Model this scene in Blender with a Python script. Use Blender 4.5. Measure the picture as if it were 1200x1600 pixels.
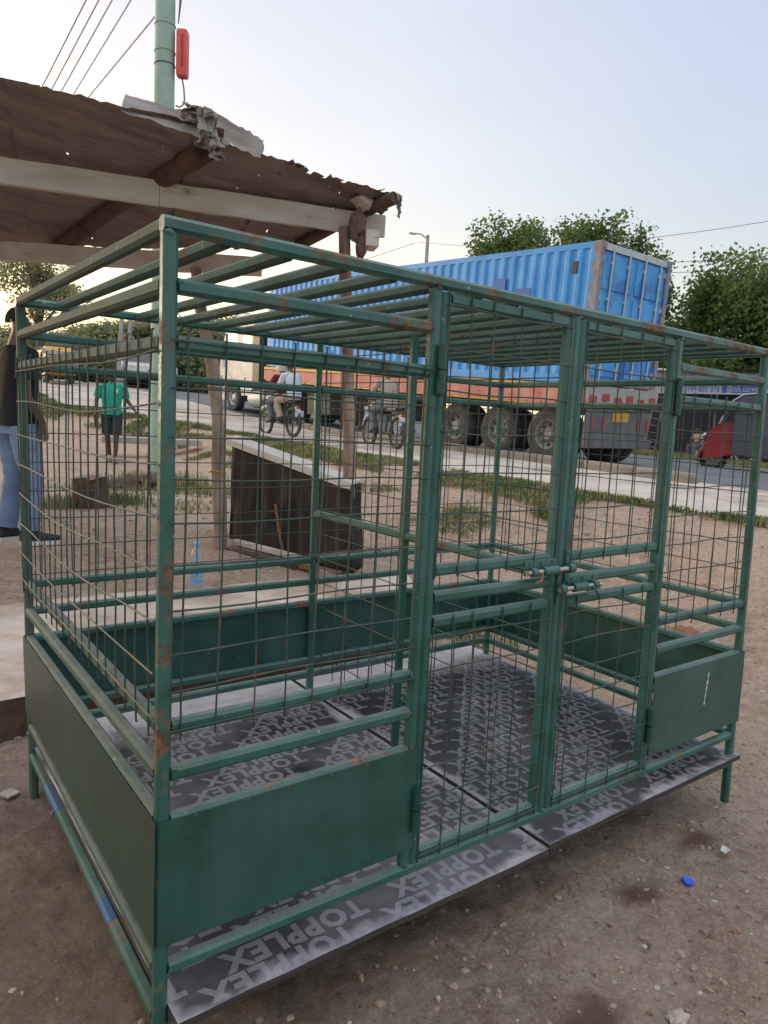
import bpy, bmesh, math, random
from mathutils import Vector, Matrix, noise
random.seed(7)
for o in list(bpy.data.objects): bpy.data.objects.remove(o)
SC = bpy.context.scene
COL = SC.collection
PI = math.pi
R = math.radians

# ------------------------------------------------------------------ camera
FW = Vector((0.5954, 0.7938, -0.1238)); RT = Vector((0.8032, -0.5937, 0.0512)); UP = Vector((0.0328, 0.13, 0.991))
CAM = Vector((-0.48178, -1.37431, 1.49083)); FPX = 1111.285
cam = bpy.data.cameras.new('camera'); camo = bpy.data.objects.new('camera', cam); COL.objects.link(camo)
m = Matrix.Identity(4)
fw = FW.normalized(); rt = (RT - fw*RT.dot(fw)).normalized(); up = rt.cross(fw)
for i in range(3):
    m[i][0] = rt[i]; m[i][1] = up[i]; m[i][2] = -fw[i]; m[i][3] = CAM[i]
camo.matrix_world = m
cam.sensor_fit = 'HORIZONTAL'; cam.sensor_width = 36; cam.lens = FPX/1200*36
cam.clip_start = 0.05; cam.clip_end = 1500
SC.camera = camo
SC.render.resolution_x = 768; SC.render.resolution_y = 1024

# ------------------------------------------------------------------ world and sun
SUN_AZ = R(-24)      # measured from +Y towards +X
SUN_EL = R(9)
world = bpy.data.worlds.new("World"); SC.world = world; world.use_nodes = True
nt = world.node_tree; nt.nodes.clear()
N = nt.nodes.new; L = nt.links.new
out = N('ShaderNodeOutputWorld'); bg = N('ShaderNodeBackground'); bg2 = N('ShaderNodeBackground'); add = N('ShaderNodeAddShader')
sky = N('ShaderNodeTexSky'); sky.sky_type = 'NISHITA'; sky.sun_disc = False
sky.sun_elevation = SUN_EL; sky.sun_rotation = SUN_AZ; sky.altitude = 50; sky.air_density = 1.3; sky.dust_density = 2.5; sky.ozone_density = 1.5
bg.inputs[1].default_value = 0.06
L(sky.outputs[0], bg.inputs[0])
# thin veil of high cloud, all round the sky: warm low down, pale lilac higher up
tc = N('ShaderNodeTexCoord'); sep = N('ShaderNodeSeparateXYZ'); L(tc.outputs['Generated'], sep.inputs[0])
ramp = N('ShaderNodeValToRGB'); L(sep.outputs[2], ramp.inputs[0])
ramp2 = N('ShaderNodeValToRGB'); L(sep.outputs[2], ramp2.inputs[0])
def stops(r, st):
    cr = r.color_ramp
    cr.elements[0].position, cr.elements[0].color = st[0][0], st[0][1]+(1,)
    cr.elements[1].position, cr.elements[1].color = st[-1][0], st[-1][1]+(1,)
    for p_, c_ in st[1:-1]:
        e_ = cr.elements.new(p_); e_.color = c_+(1,)
# towards the low sun: cream, away from it: pale blue
stops(ramp, [(0.0, (.98, .74, .32)), (.10, (.96, .76, .40)), (.26, (.58, .50, .44)), (.50, (.48, .44, .46)), (.68, (.66, .65, .68)), (1.0, (.98, .97, .98))])
stops(ramp2, [(0.0, (.44, .42, .40)), (.12, (.40, .40, .42)), (.33, (.30, .35, .44)), (.48, (.31, .36, .47)), (.68, (.62, .62, .66)), (1.0, (.98, .97, .98))])
dsun = N('ShaderNodeVectorMath'); dsun.operation = 'DOT_PRODUCT'; L(tc.outputs['Generated'], dsun.inputs[0]); dsun.inputs[1].default_value = (math.sin(SUN_AZ), math.cos(SUN_AZ), 0)
azf = N('ShaderNodeMapRange'); azf.interpolation_type = 'SMOOTHSTEP'; azf.inputs[1].default_value = -.25; azf.inputs[2].default_value = 1.0; L(dsun.outputs['Value'], azf.inputs[0])
mixs = N('ShaderNodeMix'); mixs.data_type = 'RGBA'; L(azf.outputs[0], mixs.inputs[0]); L(ramp2.outputs[0], mixs.inputs[6]); L(ramp.outputs[0], mixs.inputs[7])
nz = N('ShaderNodeTexNoise'); nz.inputs['Scale'].default_value = 1.6; nz.inputs['Detail'].default_value = 4
mp = N('ShaderNodeMapping'); mp.inputs['Scale'].default_value = (1, 1, 3.2); L(tc.outputs['Generated'], mp.inputs[0]); L(mp.outputs[0], nz.inputs[0])
mr = N('ShaderNodeMapRange'); mr.inputs[1].default_value = 0.3; mr.inputs[2].default_value = 0.7; mr.inputs[3].default_value = 0.93; mr.inputs[4].default_value = 1.05
L(nz.outputs[0], mr.inputs[0])
mul = N('ShaderNodeVectorMath'); mul.operation = 'SCALE'; L(mixs.outputs[2], mul.inputs[0]); L(mr.outputs[0], mul.inputs['Scale'])
L(mul.outputs[0], bg2.inputs[0]); bg2.inputs[1].default_value = 0.92
L(bg.outputs[0], add.inputs[0]); L(bg2.outputs[0], add.inputs[1]); L(add.outputs[0], out.inputs[0])

sl = bpy.data.lights.new('sun', 'SUN'); sl.energy = 0.6; sl.angle = R(22); sl.color = (1, 0.80, 0.62)
so = bpy.data.objects.new('sun', sl); COL.objects.link(so)
sd = Vector((math.sin(SUN_AZ)*math.cos(SUN_EL), math.cos(SUN_AZ)*math.cos(SUN_EL), math.sin(SUN_EL)))
so.rotation_euler = sd.to_track_quat('Z', 'Y').to_euler()
SC.view_settings.view_transform = 'Standard'; SC.view_settings.look = 'None'
SC.view_settings.exposure = 0.76; SC.view_settings.gamma = 1

# ------------------------------------------------------------------ helpers
def at(u, v, d):
    """point at optical depth d on the sight line of photo pixel (u, v) - used to measure the place"""
    return CAM + (fw + rt*((u-600)/FPX) - up*((v-800)/FPX))*d

def smooth(a, b, x):
    t = min(1, max(0, (x-a)/(b-a))); return t*t*(3-2*t)
def interp(x, xs, ys):
    if x <= xs[0]: return ys[0]
    for i in range(1, len(xs)):
        if x <= xs[i]: return ys[i-1] + (ys[i]-ys[i-1])*(x-xs[i-1])/(xs[i]-xs[i-1])
    return ys[-1]
def z_road(X, Y):
    return interp(Y, [-30, -10, 0, 3, 7, 10, 15, 21, 33, 45, 80, 300], [.2, .45, .66, .76, .88, .97, 1.12, 1.5, 2.5, 3.1, 3.9, 4.5]) - min(.35, max(0, .03*(X-12)))
def x_edge(Y):
    return interp(Y, [-20, 0, 2, 5, 15, 19, 22, 30, 60], [6.5, 6.6, 6.65, 6.5, 6.7, 5.7, 4.7, 4.6, 4.6])
def z_yard(X, Y):
    return interp(Y, [-20, 2.2, 3.5, 4.5, 6, 10, 13, 18, 25, 35, 60, 300], [-.1, 0.0, .17, .31, .42, .47, .55, .75, 1.4, 2.2, 3.2, 4.2])
def gz(X, Y):
    xe = x_edge(Y)
    t = smooth(xe-2.6, xe-.15, X)
    if X > xe+14: pass
    z = z_yard(X, Y)*(1-t) + z_road(X, Y)*t
    return z
def fbm(x, y, s, o=4):
    return noise.fractal(Vector((x*s, y*s, 3.1)), 1.0, 2.0, o)
def gzn(X, Y):
    """ground height with its bumps"""
    z = gz(X, Y)
    near = max(0.0, 1-max(0, math.hypot(X-.5, Y)-6)/20)
    z += fbm(X, Y, .7, 3)*.03*min(1, .3+near)
    return z

class MB:
    def __init__(s): s.v = []; s.f = []; s.mi = []; s.cur = 0
    def add(s, vs, fs):
        b = len(s.v); s.v += [tuple(q) for q in vs]
        for f in fs: s.f.append([i+b for i in f]); s.mi.append(s.cur)
        return s
    def box(s, x0, x1, y0, y1, z0, z1, M=None):
        vs = [Vector((x, y, z)) for x in (x0, x1) for y in (y0, y1) for z in (z0, z1)]
        if M: vs = [M @ q for q in vs]
        return s.add(vs, [(0,1,3,2), (4,6,7,5), (0,4,5,1), (2,3,7,6), (0,2,6,4), (1,5,7,3)])
    def cbox(s, c, sz, M=None, ch=.0):
        """box with chamfered edges"""
        hx, hy, hz = sz[0]/2, sz[1]/2, sz[2]/2
        if ch <= 0: 
            s.box(c[0]-hx, c[0]+hx, c[1]-hy, c[1]+hy, c[2]-hz, c[2]+hz, M); return s
        ch = min(ch, hx*.9, hy*.9, hz*.9)
        bm = bmesh.new(); bmesh.ops.create_cube(bm, size=2)
        for w in bm.verts: w.co = Vector((w.co.x*hx, w.co.y*hy, w.co.z*hz))
        bmesh.ops.bevel(bm, geom=bm.edges[:], offset=ch, segments=2, affect='EDGES', profile=.6)
        bm.verts.index_update()
        vs = [w.co + Vector(c) for w in bm.verts]
        if M: vs = [M @ q for q in vs]
        s.add(vs, [[w.index for w in f.verts] for f in bm.faces]); bm.free(); return s
    def prof(s, a, b, pr, upv=(0,0,1), cap=True):
        """extrude closed 2D profile pr from a to b (profile x = side, y = up)"""
        a = Vector(a); b = Vector(b); d = (b-a).normalized(); u = Vector(upv)
        if abs(d.dot(u)) > .98: u = Vector((0,1,0)) if abs(d.y) < .9 else Vector((1,0,0))
        sd_ = d.cross(u).normalized(); u = sd_.cross(d)
        n = len(pr)
        vs = [p_ + sd_*q[0] + u*q[1] for p_ in (a, b) for q in pr]
        fs = [(i, (i+1) % n, n+(i+1) % n, n+i) for i in range(n)]
        if cap: fs += [tuple(range(n))[::-1], tuple(range(n, 2*n))]
        return s.add(vs, fs)
    def bar(s, a, b, w, h=None, ch=.24, upv=(0,0,1)):
        """square tube with rounded corners"""
        h = h or w; c = min(w, h)*ch; x, y = w/2, h/2
        return s.prof(a, b, [(x, -y+c), (x, y-c), (x-c, y), (-x+c, y), (-x, y-c), (-x, -y+c), (-x+c, -y), (x-c, -y)], upv)
    def tube(s, pts, r, n=8, cap=True, close=False):
        pts = [Vector(q) for q in pts]; k = len(pts)
        rr = r if isinstance(r, (list, tuple)) else [r]*k
        ref = None; rings = []
        for i, q in enumerate(pts):
            if close: d = pts[(i+1) % k]-pts[i-1]
            else: d = pts[min(i+1, k-1)]-pts[max(i-1, 0)]
            d.normalize()
            if ref is None: ref = Vector((0,0,1)) if abs(d.z) < .9 else Vector((1,0,0))
            sdv = d.cross(ref)
            if sdv.length < 1e-4: sdv = d.cross(Vector((0,1,0)))
            sdv.normalize(); u = sdv.cross(d); ref = u
            rings.append([q + (sdv*math.cos(2*PI*j/n)+u*math.sin(2*PI*j/n))*rr[i] for j in range(n)])
        vs = [w for rg in rings for w in rg]; fs = []
        for i in range(k if close else k-1):
            i2 = (i+1) % k
            for j in range(n): fs.append((i*n+j, i2*n+j, i2*n+(j+1) % n, i*n+(j+1) % n)[::-1])
        if cap and not close: fs += [tuple(range(n)), tuple(range((k-1)*n, k*n))[::-1]]
        return s.add(vs, fs)
    def lathe(s, pr, n=24, M=None, axis='z', cap=True):
        """pr = [(r, z)]"""
        vs = []
        for r_, z_ in pr:
            for j in range(n):
                a = 2*PI*j/n; q = Vector((r_*math.cos(a), r_*math.sin(a), z_))
                if axis == 'x': q = Vector((q.z, q.x, q.y))
                if axis == 'y': q = Vector((q.x, q.z, q.y))
                vs.append(M @ q if M else q)
        fs = [(i*n+j, i*n+(j+1) % n, (i+1)*n+(j+1) % n, (i+1)*n+j) for i in range(len(pr)-1) for j in range(n)]
        if cap and pr[0][0] > 1e-5: fs.append(tuple(range(n))[::-1])
        if cap and pr[-1][0] > 1e-5: fs.append(tuple(range((len(pr)-1)*n, len(pr)*n)))
        return s.add(vs, fs)
    def blob(s, c, r, sub=2, amp=.25, sc=2.0, seed=0, M=None):
        bm = bmesh.new(); bmesh.ops.create_icosphere(bm, subdivisions=sub, radius=1)
        r = r if isinstance(r, (tuple, list)) else (r, r, r)
        bm.verts.index_update(); vs = []
        for w in bm.verts:
            k = 1+amp*noise.noise(w.co*sc+Vector((seed*3.7, seed, -seed*1.3)))
            q = Vector((w.co.x*r[0]*k, w.co.y*r[1]*k, w.co.z*r[2]*k)) + Vector(c)
            vs.append(M @ q if M else q)
        s.add(vs, [[w.index for w in f.verts] for f in bm.faces]); bm.free(); return s
    def build(s, name, mat, parent=None, smooth_=False, warp=None, fixn=True):
        me = bpy.data.meshes.new(name)
        vs = [warp(q) for q in s.v] if warp else s.v
        me.from_pydata([tuple(q) for q in vs], [], s.f)
        mats = mat if isinstance(mat, (list, tuple)) else [mat]
        for k in mats: me.materials.append(k)
        if len(mats) > 1: me.polygons.foreach_set('material_index', s.mi)
        if fixn and len(s.f) < 60000:
            bm = bmesh.new(); bm.from_mesh(me); bmesh.ops.recalc_face_normals(bm, faces=bm.faces); bm.to_mesh(me); bm.free()
        if smooth_:
            me.polygons.foreach_set('use_smooth', [True]*len(me.polygons))
            me.set_sharp_from_angle(angle=R(42))
        me.update()
        o = bpy.data.objects.new(name, me); COL.objects.link(o)
        if parent: o.parent = parent
        return o

def thing(name, label, cat, loc=(0,0,0), rz=0, group=None, rot=None):
    o = bpy.data.objects.new(name, None); COL.objects.link(o); o.empty_display_size = .1
    o.location = loc; o.rotation_euler = rot or (0, 0, rz)
    return tag(o, label, cat, group)
def tag(o, label=None, cat=None, group=None, kind=None):
    if label: o['label'] = label
    if cat: o['category'] = cat
    if group: o['group'] = group
    if kind: o['kind'] = kind
    return o
def struct(o): o['kind'] = 'structure'; return o
def dup(root, loc, rz, label):
    r = root.copy(); COL.objects.link(r); r.location = loc; r.rotation_euler = (root.rotation_euler[0], root.rotation_euler[1], rz); r['label'] = label
    for ch in list(root.children):
        c = ch.copy(); COL.objects.link(c); c.parent = r
        for g in ch.children:
            d = g.copy(); COL.objects.link(d); d.parent = c
    return r

# ------------------------------------------------------------------ materials
def lin(h):
    h = h.lstrip('#'); c = [int(h[i:i+2], 16)/255 for i in (0, 2, 4)]
    return tuple(x/12.92 if x <= .04045 else ((x+.055)/1.055)**2.4 for x in c) + (1,)
def mat(name, c1, c2=None, scale=6, rough=.7, bump=0, bscale=None, metal=0, c3=None, s3=.8, t3=(.55, .68), detail=6, spec=.5, coord='Object', stretch=None, subsurf=None, rough2=None):
    """noise mix c1-c2, plus patches of c3"""
    m = bpy.data.materials.new(name); m.use_nodes = True; nt = m.node_tree; b = nt.nodes['Principled BSDF']
    N = nt.nodes.new; L = nt.links.new
    b.inputs['Roughness'].default_value = rough; b.inputs['Metallic'].default_value = metal; b.inputs['Specular IOR Level'].default_value = spec
    tc = N('ShaderNodeTexCoord'); src = tc.outputs[coord]
    if stretch:
        mp = N('ShaderNodeMapping'); mp.inputs['Scale'].default_value = stretch; L(src, mp.inputs[0]); src = mp.outputs[0]
    if c2 is None: b.inputs['Base Color'].default_value = c1; last = None
    else:
        n = N('ShaderNodeTexNoise'); n.inputs['Scale'].default_value = scale; n.inputs['Detail'].default_value = detail; n.inputs['Roughness'].default_value = .6; L(src, n.inputs[0])
        r = N('ShaderNodeValToRGB'); r.color_ramp.elements[0].position = .32; r.color_ramp.elements[1].position = .68
        r.color_ramp.elements[0].color = c1; r.color_ramp.elements[1].color = c2; L(n.outputs[0], r.inputs[0]); last = r.outputs[0]
        if rough2 is not None:
            mr = N('ShaderNodeMapRange'); mr.inputs[1].default_value = .35; mr.inputs[2].default_value = .65; mr.inputs[3].default_value = rough; mr.inputs[4].default_value = rough2
            L(n.outputs[0], mr.inputs[0]); L(mr.outputs[0], b.inputs['Roughness'])
    if c3 is not None:
        n3 = N('ShaderNodeTexNoise'); n3.inputs['Scale'].default_value = s3; n3.inputs['Detail'].default_value = 8; n3.inputs['Roughness'].default_value = .65; L(src, n3.inputs[0])
        r3 = N('ShaderNodeMapRange'); r3.inputs[1].default_value = t3[0]; r3.inputs[2].default_value = t3[1]; L(n3.outputs[0], r3.inputs[0])
        mx = N('ShaderNodeMix'); mx.data_type = 'RGBA'; L(r3.outputs[0], mx.inputs[0])
        if last: L(last, mx.inputs[6])
        else: mx.inputs[6].default_value = c1
        mx.inputs[7].default_value = c3; last = mx.outputs[2]
    if last: L(last, b.inputs['Base Color'])
    if bump:
        nb = N('ShaderNodeTexNoise'); nb.inputs['Scale'].default_value = bscale or scale*4; nb.inputs['Detail'].default_value = 8; L(src, nb.inputs[0])
        bp = N('ShaderNodeBump'); bp.inputs['Strength'].default_value = bump; bp.inputs['Distance'].default_value = .02; L(nb.outputs[0], bp.inputs['Height']); L(bp.outputs[0], b.inputs['Normal'])
    return m

def paint_mat(name, rust_lo, rust_hi, dust=.5, greying=0.0, tint=1.0):
    """worn hand-brushed green enamel with rust, brush streaks and settled dust on upward faces"""
    m = bpy.data.materials.new(name); m.use_nodes = True; nt = m.node_tree; b = nt.nodes['Principled BSDF']
    N = nt.nodes.new; L = nt.links.new
    tc = N('ShaderNodeTexCoord'); src = tc.outputs['Object']
    def noi(s, d=5, rr=.6, st=None):
        n = N('ShaderNodeTexNoise'); n.inputs['Scale'].default_value = s; n.inputs['Detail'].default_value = d; n.inputs['Roughness'].default_value = rr
        if st:
            mp = N('ShaderNodeMapping'); mp.inputs['Scale'].default_value = st; L(src, mp.inputs[0]); L(mp.outputs[0], n.inputs[0])
        else: L(src, n.inputs[0])
        return n.outputs[0]
    def mix(f, a, c):
        x = N('ShaderNodeMix'); x.data_type = 'RGBA'
        if isinstance(f, float): x.inputs[0].default_value = f
        else: L(f, x.inputs[0])
        for k, q in ((6, a), (7, c)):
            if isinstance(q, tuple): x.inputs[k].default_value = q
            else: L(q, x.inputs[k])
        return x.outputs[2]
    def rng(v, a, c, d=0, e=1):
        r = N('ShaderNodeMapRange'); r.inputs[1].default_value = a; r.inputs[2].default_value = c; r.inputs[3].default_value = d; r.inputs[4].default_value = e; L(v, r.inputs[0]); return r.outputs[0]
    base = mix(rng(noi(7, 6), .35, .65), (.017*tint, .084*tint, .062*tint, 1), (.036*tint, .132*tint, .106*tint, 1))
    base = mix(rng(noi(2.2, 3), .45, .7), base, (.065*tint, .16*tint, .145*tint, 1))
    streak = rng(noi(1, 4, .6, (30, 30, 2.2)), .5, .75, 0, .35)
    base = mix(streak, base, (.012, .07, .052, 1))
    if greying: base = mix(rng(noi(6, 6), .3, .7, greying*.6, greying), base, (.115, .10, .085, 1))  # grey-brown tint over the green; on the left rails it is painted reflection
    rust = mix(rng(noi(34, 4), .4, .6), (.10, .042, .018, 1), (.23, .115, .06, 1))
    rf = rng(noi(4.2, 9, .72), rust_lo, rust_hi)
    fleck = rng(noi(60, 3, .5), .70 if tint > .8 else .75, .76 if tint > .8 else .80)
    base = mix(fleck, base, (.33, .36, .33, 1))
    base = mix(rf, base, rust)
    geo = N('ShaderNodeNewGeometry'); sp = N('ShaderNodeSeparateXYZ'); L(geo.outputs['Normal'], sp.inputs[0])
    dm = N('ShaderNodeMath'); dm.operation = 'MULTIPLY'; L(rng(sp.outputs[2], .6, .95), dm.inputs[0]); L(rng(noi(12, 5), .3, .7, .08*dust, .8*dust), dm.inputs[1])
    base = mix(dm.outputs[0], base, (.27, .26, .24, 1))
    L(base, b.inputs['Base Color'])
    L(rng(rf, 0, 1, .36 if not greying else .68, .9), b.inputs['Roughness']); b.inputs['Specular IOR Level'].default_value = .5 if not greying else .2
    bp = N('ShaderNodeBump'); bp.inputs['Strength'].default_value = .35; bp.inputs['Distance'].default_value = .004; L(noi(45, 6), bp.inputs['Height']); L(bp.outputs[0], b.inputs['Normal'])
    return m

M = {}
M['paint'] = paint_mat('green_enamel', .585, .64, .75)
M['paint_clean'] = paint_mat('green_enamel_fresh', .66, .72, .5)
M['paint_rusty'] = paint_mat('green_enamel_rusty', .50, .58, .6)
M['paint_left_sheen'] = paint_mat('green_enamel_left_sheen', .60, .66, .7, .62)  # left rails: the reflection on these faces is mixed into the colour
M['paint_bar'] = paint_mat('green_enamel_bars', .58, .64, .7, .40)
M['sheet_left_sheen'] = mat('green_sheet_left_sheen', (.028, .046, .038, 1), (.020, .060, .046, 1), 2.2, .5, .08, 9, c3=(.055, .057, .050, 1), s3=3, t3=(.5, .75))  # left panel: grey of its glossy reflection painted into the base colour
M['paint_dark'] = mat('dark_green_enamel', (.008, .05, .038, 1), (.014, .075, .055, 1), 9, .4, .2)
M['wire'] = mat('painted_wire', (.020, .052, .044, 1), (.045, .070, .060, 1), 14, .6, c3=(.12, .085, .06, 1), s3=6, t3=(.52, .62))
M['paint_low'] = paint_mat('bluish_green_enamel', .60, .66, .3, .22, .9)
M['sheet'] = paint_mat('green_sheet_metal', .665, .72, .3, 0, .72)
M['sheet_plain'] = mat('green_sheet_metal', (.018, .078, .060, 1), (.026, .096, .075, 1), 3, .42, .12, 20, c3=(.05, .10, .085, 1), s3=2.2, t3=(.58, .8), rough2=.55)
M['steel'] = mat('bare_steel', (.55, .5, .5, 1), (.4, .3, .28, 1), 30, .3, metal=1)
M['blue_paint'] = mat('blue_paint_patch', (.03, .085, .17, 1), (.035, .10, .20, 1), 8, .7)
M['rust'] = mat('rust', (.16, .07, .03, 1), (.28, .14, .07, 1), 20, .9, .4)
M['black'] = mat('black_plastic', (.012, .012, .013, 1), (.03, .03, .032, 1), 12, .5)
M['rubber'] = mat('tyre_rubber', (.035, .035, .037, 1), (.075, .07, .066, 1), 9, .85, .2, c3=(.13, .115, .10, 1), s3=4)
M['chrome'] = mat('worn_chrome', (.5, .5, .5, 1), (.3, .29, .28, 1), 20, .3, metal=.9)
M['white'] = mat('white_paint', (.62, .62, .60, 1), (.48, .47, .45, 1), 4, .5, c3=(.35, .31, .26, 1), s3=2)
M['red'] = mat('red_paint', (.40, .03, .03, 1), (.30, .035, .035, 1), 5, .4)
M['yellow'] = mat('yellow_paint', (.55, .33, .04, 1), (.45, .25, .03, 1), 5, .5)
M['glass'] = mat('dark_glass', (.03, .035, .04, 1), rough=.1, spec=.8)

def ground_mat():
    m = bpy.data.materials.new('bare_dirt'); m.use_nodes = True; nt = m.node_tree; b = nt.nodes['Principled BSDF']
    N = nt.nodes.new; L = nt.links.new
    tc = N('ShaderNodeTexCoord'); src = tc.outputs['Object']
    def noi(s, d=6, rr=.6):
        n = N('ShaderNodeTexNoise'); n.inputs['Scale'].default_value = s; n.inputs['Detail'].default_value = d; n.inputs['Roughness'].default_value = rr; L(src, n.inputs[0]); return n.outputs[0]
    def rng(v, a, c, d=0, e=1):
        r = N('ShaderNodeMapRange'); r.inputs[1].default_value = a; r.inputs[2].default_value = c; r.inputs[3].default_value = d; r.inputs[4].default_value = e; L(v, r.inputs[0]); return r.outputs[0]
    def mix(f, a, c):
        x = N('ShaderNodeMix'); x.data_type = 'RGBA'; L(f, x.inputs[0])
        for k, q in ((6, a), (7, c)):
            if isinstance(q, tuple): x.inputs[k].default_value = q
            else: L(q, x.inputs[k])
        return x.outputs[2]
    def spot(x, y, rx, ry, soft=.6):
        """noisy ellipse for soil stains and darker ground, 1 at centre"""
        mp = N('ShaderNodeMapping'); mp.inputs['Location'].default_value = (-x/rx, -y/ry, 0); mp.inputs['Scale'].default_value = (1/rx, 1/ry, 0)
        L(src, mp.inputs[0]); ln = N('ShaderNodeVectorMath'); ln.operation = 'LENGTH'; L(mp.outputs[0], ln.inputs[0])
        ad = N('ShaderNodeMath'); ad.operation = 'MULTIPLY_ADD'; L(noi(6, 5), ad.inputs[0]); ad.inputs[1].default_value = 2.4; L(ln.outputs['Value'], ad.inputs[2])
        return rng(ad.outputs[0], 2.15, 2.15-soft*1.6, 0, .9)
    base = mix(rng(noi(2.4, 8), .32, .68), (.26, .172, .122, 1), (.50, .37, .28, 1))
    base = mix(rng(noi(11, 8, .7), .42, .72), base, (.64, .51, .41, 1))
    base = mix(rng(noi(.55, 5), .45, .62, 0, .75), base, (.57, .44, .35, 1))
    base = mix(rng(noi(26, 10, .8), .35, .65, 0, .55), base, (.15, .095, .062, 1))
    base = mix(rng(noi(90, 6, .7), .50, .62, 0, .45), base, (.66, .54, .44, 1))
    base = mix(rng(noi(38, 4), .60, .70, 0, .8), base, (.13, .085, .06, 1))
    base = mix(rng(noi(70, 3), .66, .72, 0, .8), base, (.55, .47, .40, 1))
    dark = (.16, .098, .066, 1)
    for a in ((1.55, -.17, .17, .08, .5), (2.06, -.10, .14, .07, .5), (.95, -.40, .22, .10, .5), (.62, .9, .9, 1.0, .5)):  # small stains in front, then a broad darker area under the cage
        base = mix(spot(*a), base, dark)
    # darker earth left of the cage and under it
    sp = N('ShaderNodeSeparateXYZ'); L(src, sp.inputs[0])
    dark_left = N('ShaderNodeMath'); dark_left.operation = 'MULTIPLY'; L(rng(sp.outputs[0], 1.2, -.3, 0, .75), dark_left.inputs[0]); L(rng(sp.outputs[1], 2.0, 1.2), dark_left.inputs[1])
    dn = N('ShaderNodeMath'); dn.operation = 'MULTIPLY'; L(dark_left.outputs[0], dn.inputs[0]); L(rng(noi(3, 6), .2, .75, .55, 1), dn.inputs[1])
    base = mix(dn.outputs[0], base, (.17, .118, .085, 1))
    L(base, b.inputs['Base Color']); b.inputs['Roughness'].default_value = .95; b.inputs['Specular IOR Level'].default_value = .15
    bp = N('ShaderNodeBump'); bp.inputs['Strength'].default_value = 1.0; bp.inputs['Distance'].default_value = .03; L(noi(30, 12, .75), bp.inputs['Height'])
    bp2 = N('ShaderNodeBump'); bp2.inputs['Strength'].default_value = .7; bp2.inputs['Distance'].default_value = .05; L(noi(5, 6, .6), bp2.inputs['Height']); L(bp2.outputs[0], bp.inputs['Normal'])
    L(bp.outputs[0], b.inputs['Normal'])
    return m
M['dirt'] = ground_mat()
M['shoulder'] = mat('dusty_road_shoulder', (.42, .37, .33, 1), (.54, .48, .42, 1), 1.2, .95, .5, 12, c3=(.24, .18, .14, 1), s3=.7, t3=(.5, .7))
M['asphalt'] = mat('asphalt', (.10, .105, .12, 1), (.14, .145, .155, 1), .8, .85, .4, 30, c3=(.24, .22, .2, 1), s3=.35, t3=(.55, .8))
M['slab'] = mat('dusty_concrete', (.46, .40, .34, 1), (.58, .52, .46, 1), 2.5, .92, .6, 14, c3=(.30, .21, .155, 1), s3=1.4, t3=(.42, .62))
M['slab_face'] = mat('earthy_slab_side', (.07, .042, .03, 1), (.13, .085, .06, 1), 5, .97, .9, 18)
M['concrete'] = mat('concrete', (.30, .28, .26, 1), (.40, .37, .34, 1), 3, .9, .5, 16)
M['kerb'] = mat('dirty_kerb', (.20, .17, .14, 1), (.30, .26, .22, 1), 3, .95, .8, 16, c3=(.33, .26, .2, 1), s3=2)
M['grass'] = mat('grass_blades', (.085, .125, .03, 1), (.20, .235, .075, 1), 1.7, .9, c3=(.33, .28, .14, 1), s3=2.5, t3=(.46, .62))
M['clod'] = mat('dirt_clod', (.20, .14, .10, 1), (.42, .31, .235, 1), 30, .98)
M['stone'] = mat('pale_stone', (.30, .25, .20, 1), (.56, .48, .41, 1), 9, .9, .6, 30)

# ------------------------------------------------------------------ terrain
def lines(a, b, c0, c1, fine, coarse_growth=1.13):
    xs = []; x = c0
    while x < c1: xs.append(x); x += fine
    s = fine; x = c1
    while x < b: xs.append(x); s *= coarse_growth; x += s
    xs.append(b); s = fine; x = c0-fine
    while x > a: xs.append(x); s *= coarse_growth; x -= s
    xs.append(a); return sorted(xs)
def sheet(name, xs, ys, zf, material, cond=None):
    b = MB(); nx = len(xs); idx = {}
    for j, y in enumerate(ys):
        for i, x in enumerate(xs): b.v.append((x, y, zf(x, y)))
    for j in range(len(ys)-1):
        for i in range(nx-1):
            b.f.append((j*nx+i, j*nx+i+1, (j+1)*nx+i+1, (j+1)*nx+i)); b.mi.append(0)
    return struct(b.build(name, material, smooth_=False, fixn=False))
def zg(x, y):
    xe = x_edge(y); z = gzn(x, y)
    if xe+.15 < x < 27: z -= .09
    if -6.9 < x < 2.2 and 2.12 < y < 3.3: z -= .35
    d = math.hypot(x-.8, y)
    if d < 4:
        z += (noise.noise(Vector((x*7, y*7, 0)))*.014 + noise.noise(Vector((x*19, y*19, 4)))*.013 + max(0, noise.noise(Vector((x*12, y*12, 9)))-.25)*.03)*(1-d/4)
    return z
g = sheet('ground', lines(-160, 260, -1.4, 2.9, .026), lines(-60, 420, -1.3, 1.6, .026), zg, M['dirt'])
g.data.polygons.foreach_set('use_smooth', [True]*len(g.data.polygons))
def strip(name, x0f, x1f, y0, y1, n, ny, zoff, material, bump=.0):
    b = MB(); ys = [y0+(y1-y0)*(j/ny)**1.6 for j in range(ny+1)]
    for y in ys:
        for i in range(n+1):
            x = x0f(y)+(x1f(y)-x0f(y))*i/n
            if i == 0: x += .18*noise.noise(Vector((y*1.3, 2, 0)))
            z = z_road(x, y)+zoff + bump*noise.noise(Vector((x*1.2, y*1.2, 7))); 
            if i == 0: z -= .06
            b.v.append((x, y, z))
    for j in range(ny):
        for i in range(n): b.f.append((j*(n+1)+i, j*(n+1)+i+1, (j+1)*(n+1)+i+1, (j+1)*(n+1)+i)); b.mi.append(0)
    o = struct(b.build(name, material, fixn=False)); o.data.polygons.foreach_set('use_smooth', [True]*len(o.data.polygons)); return o
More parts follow.
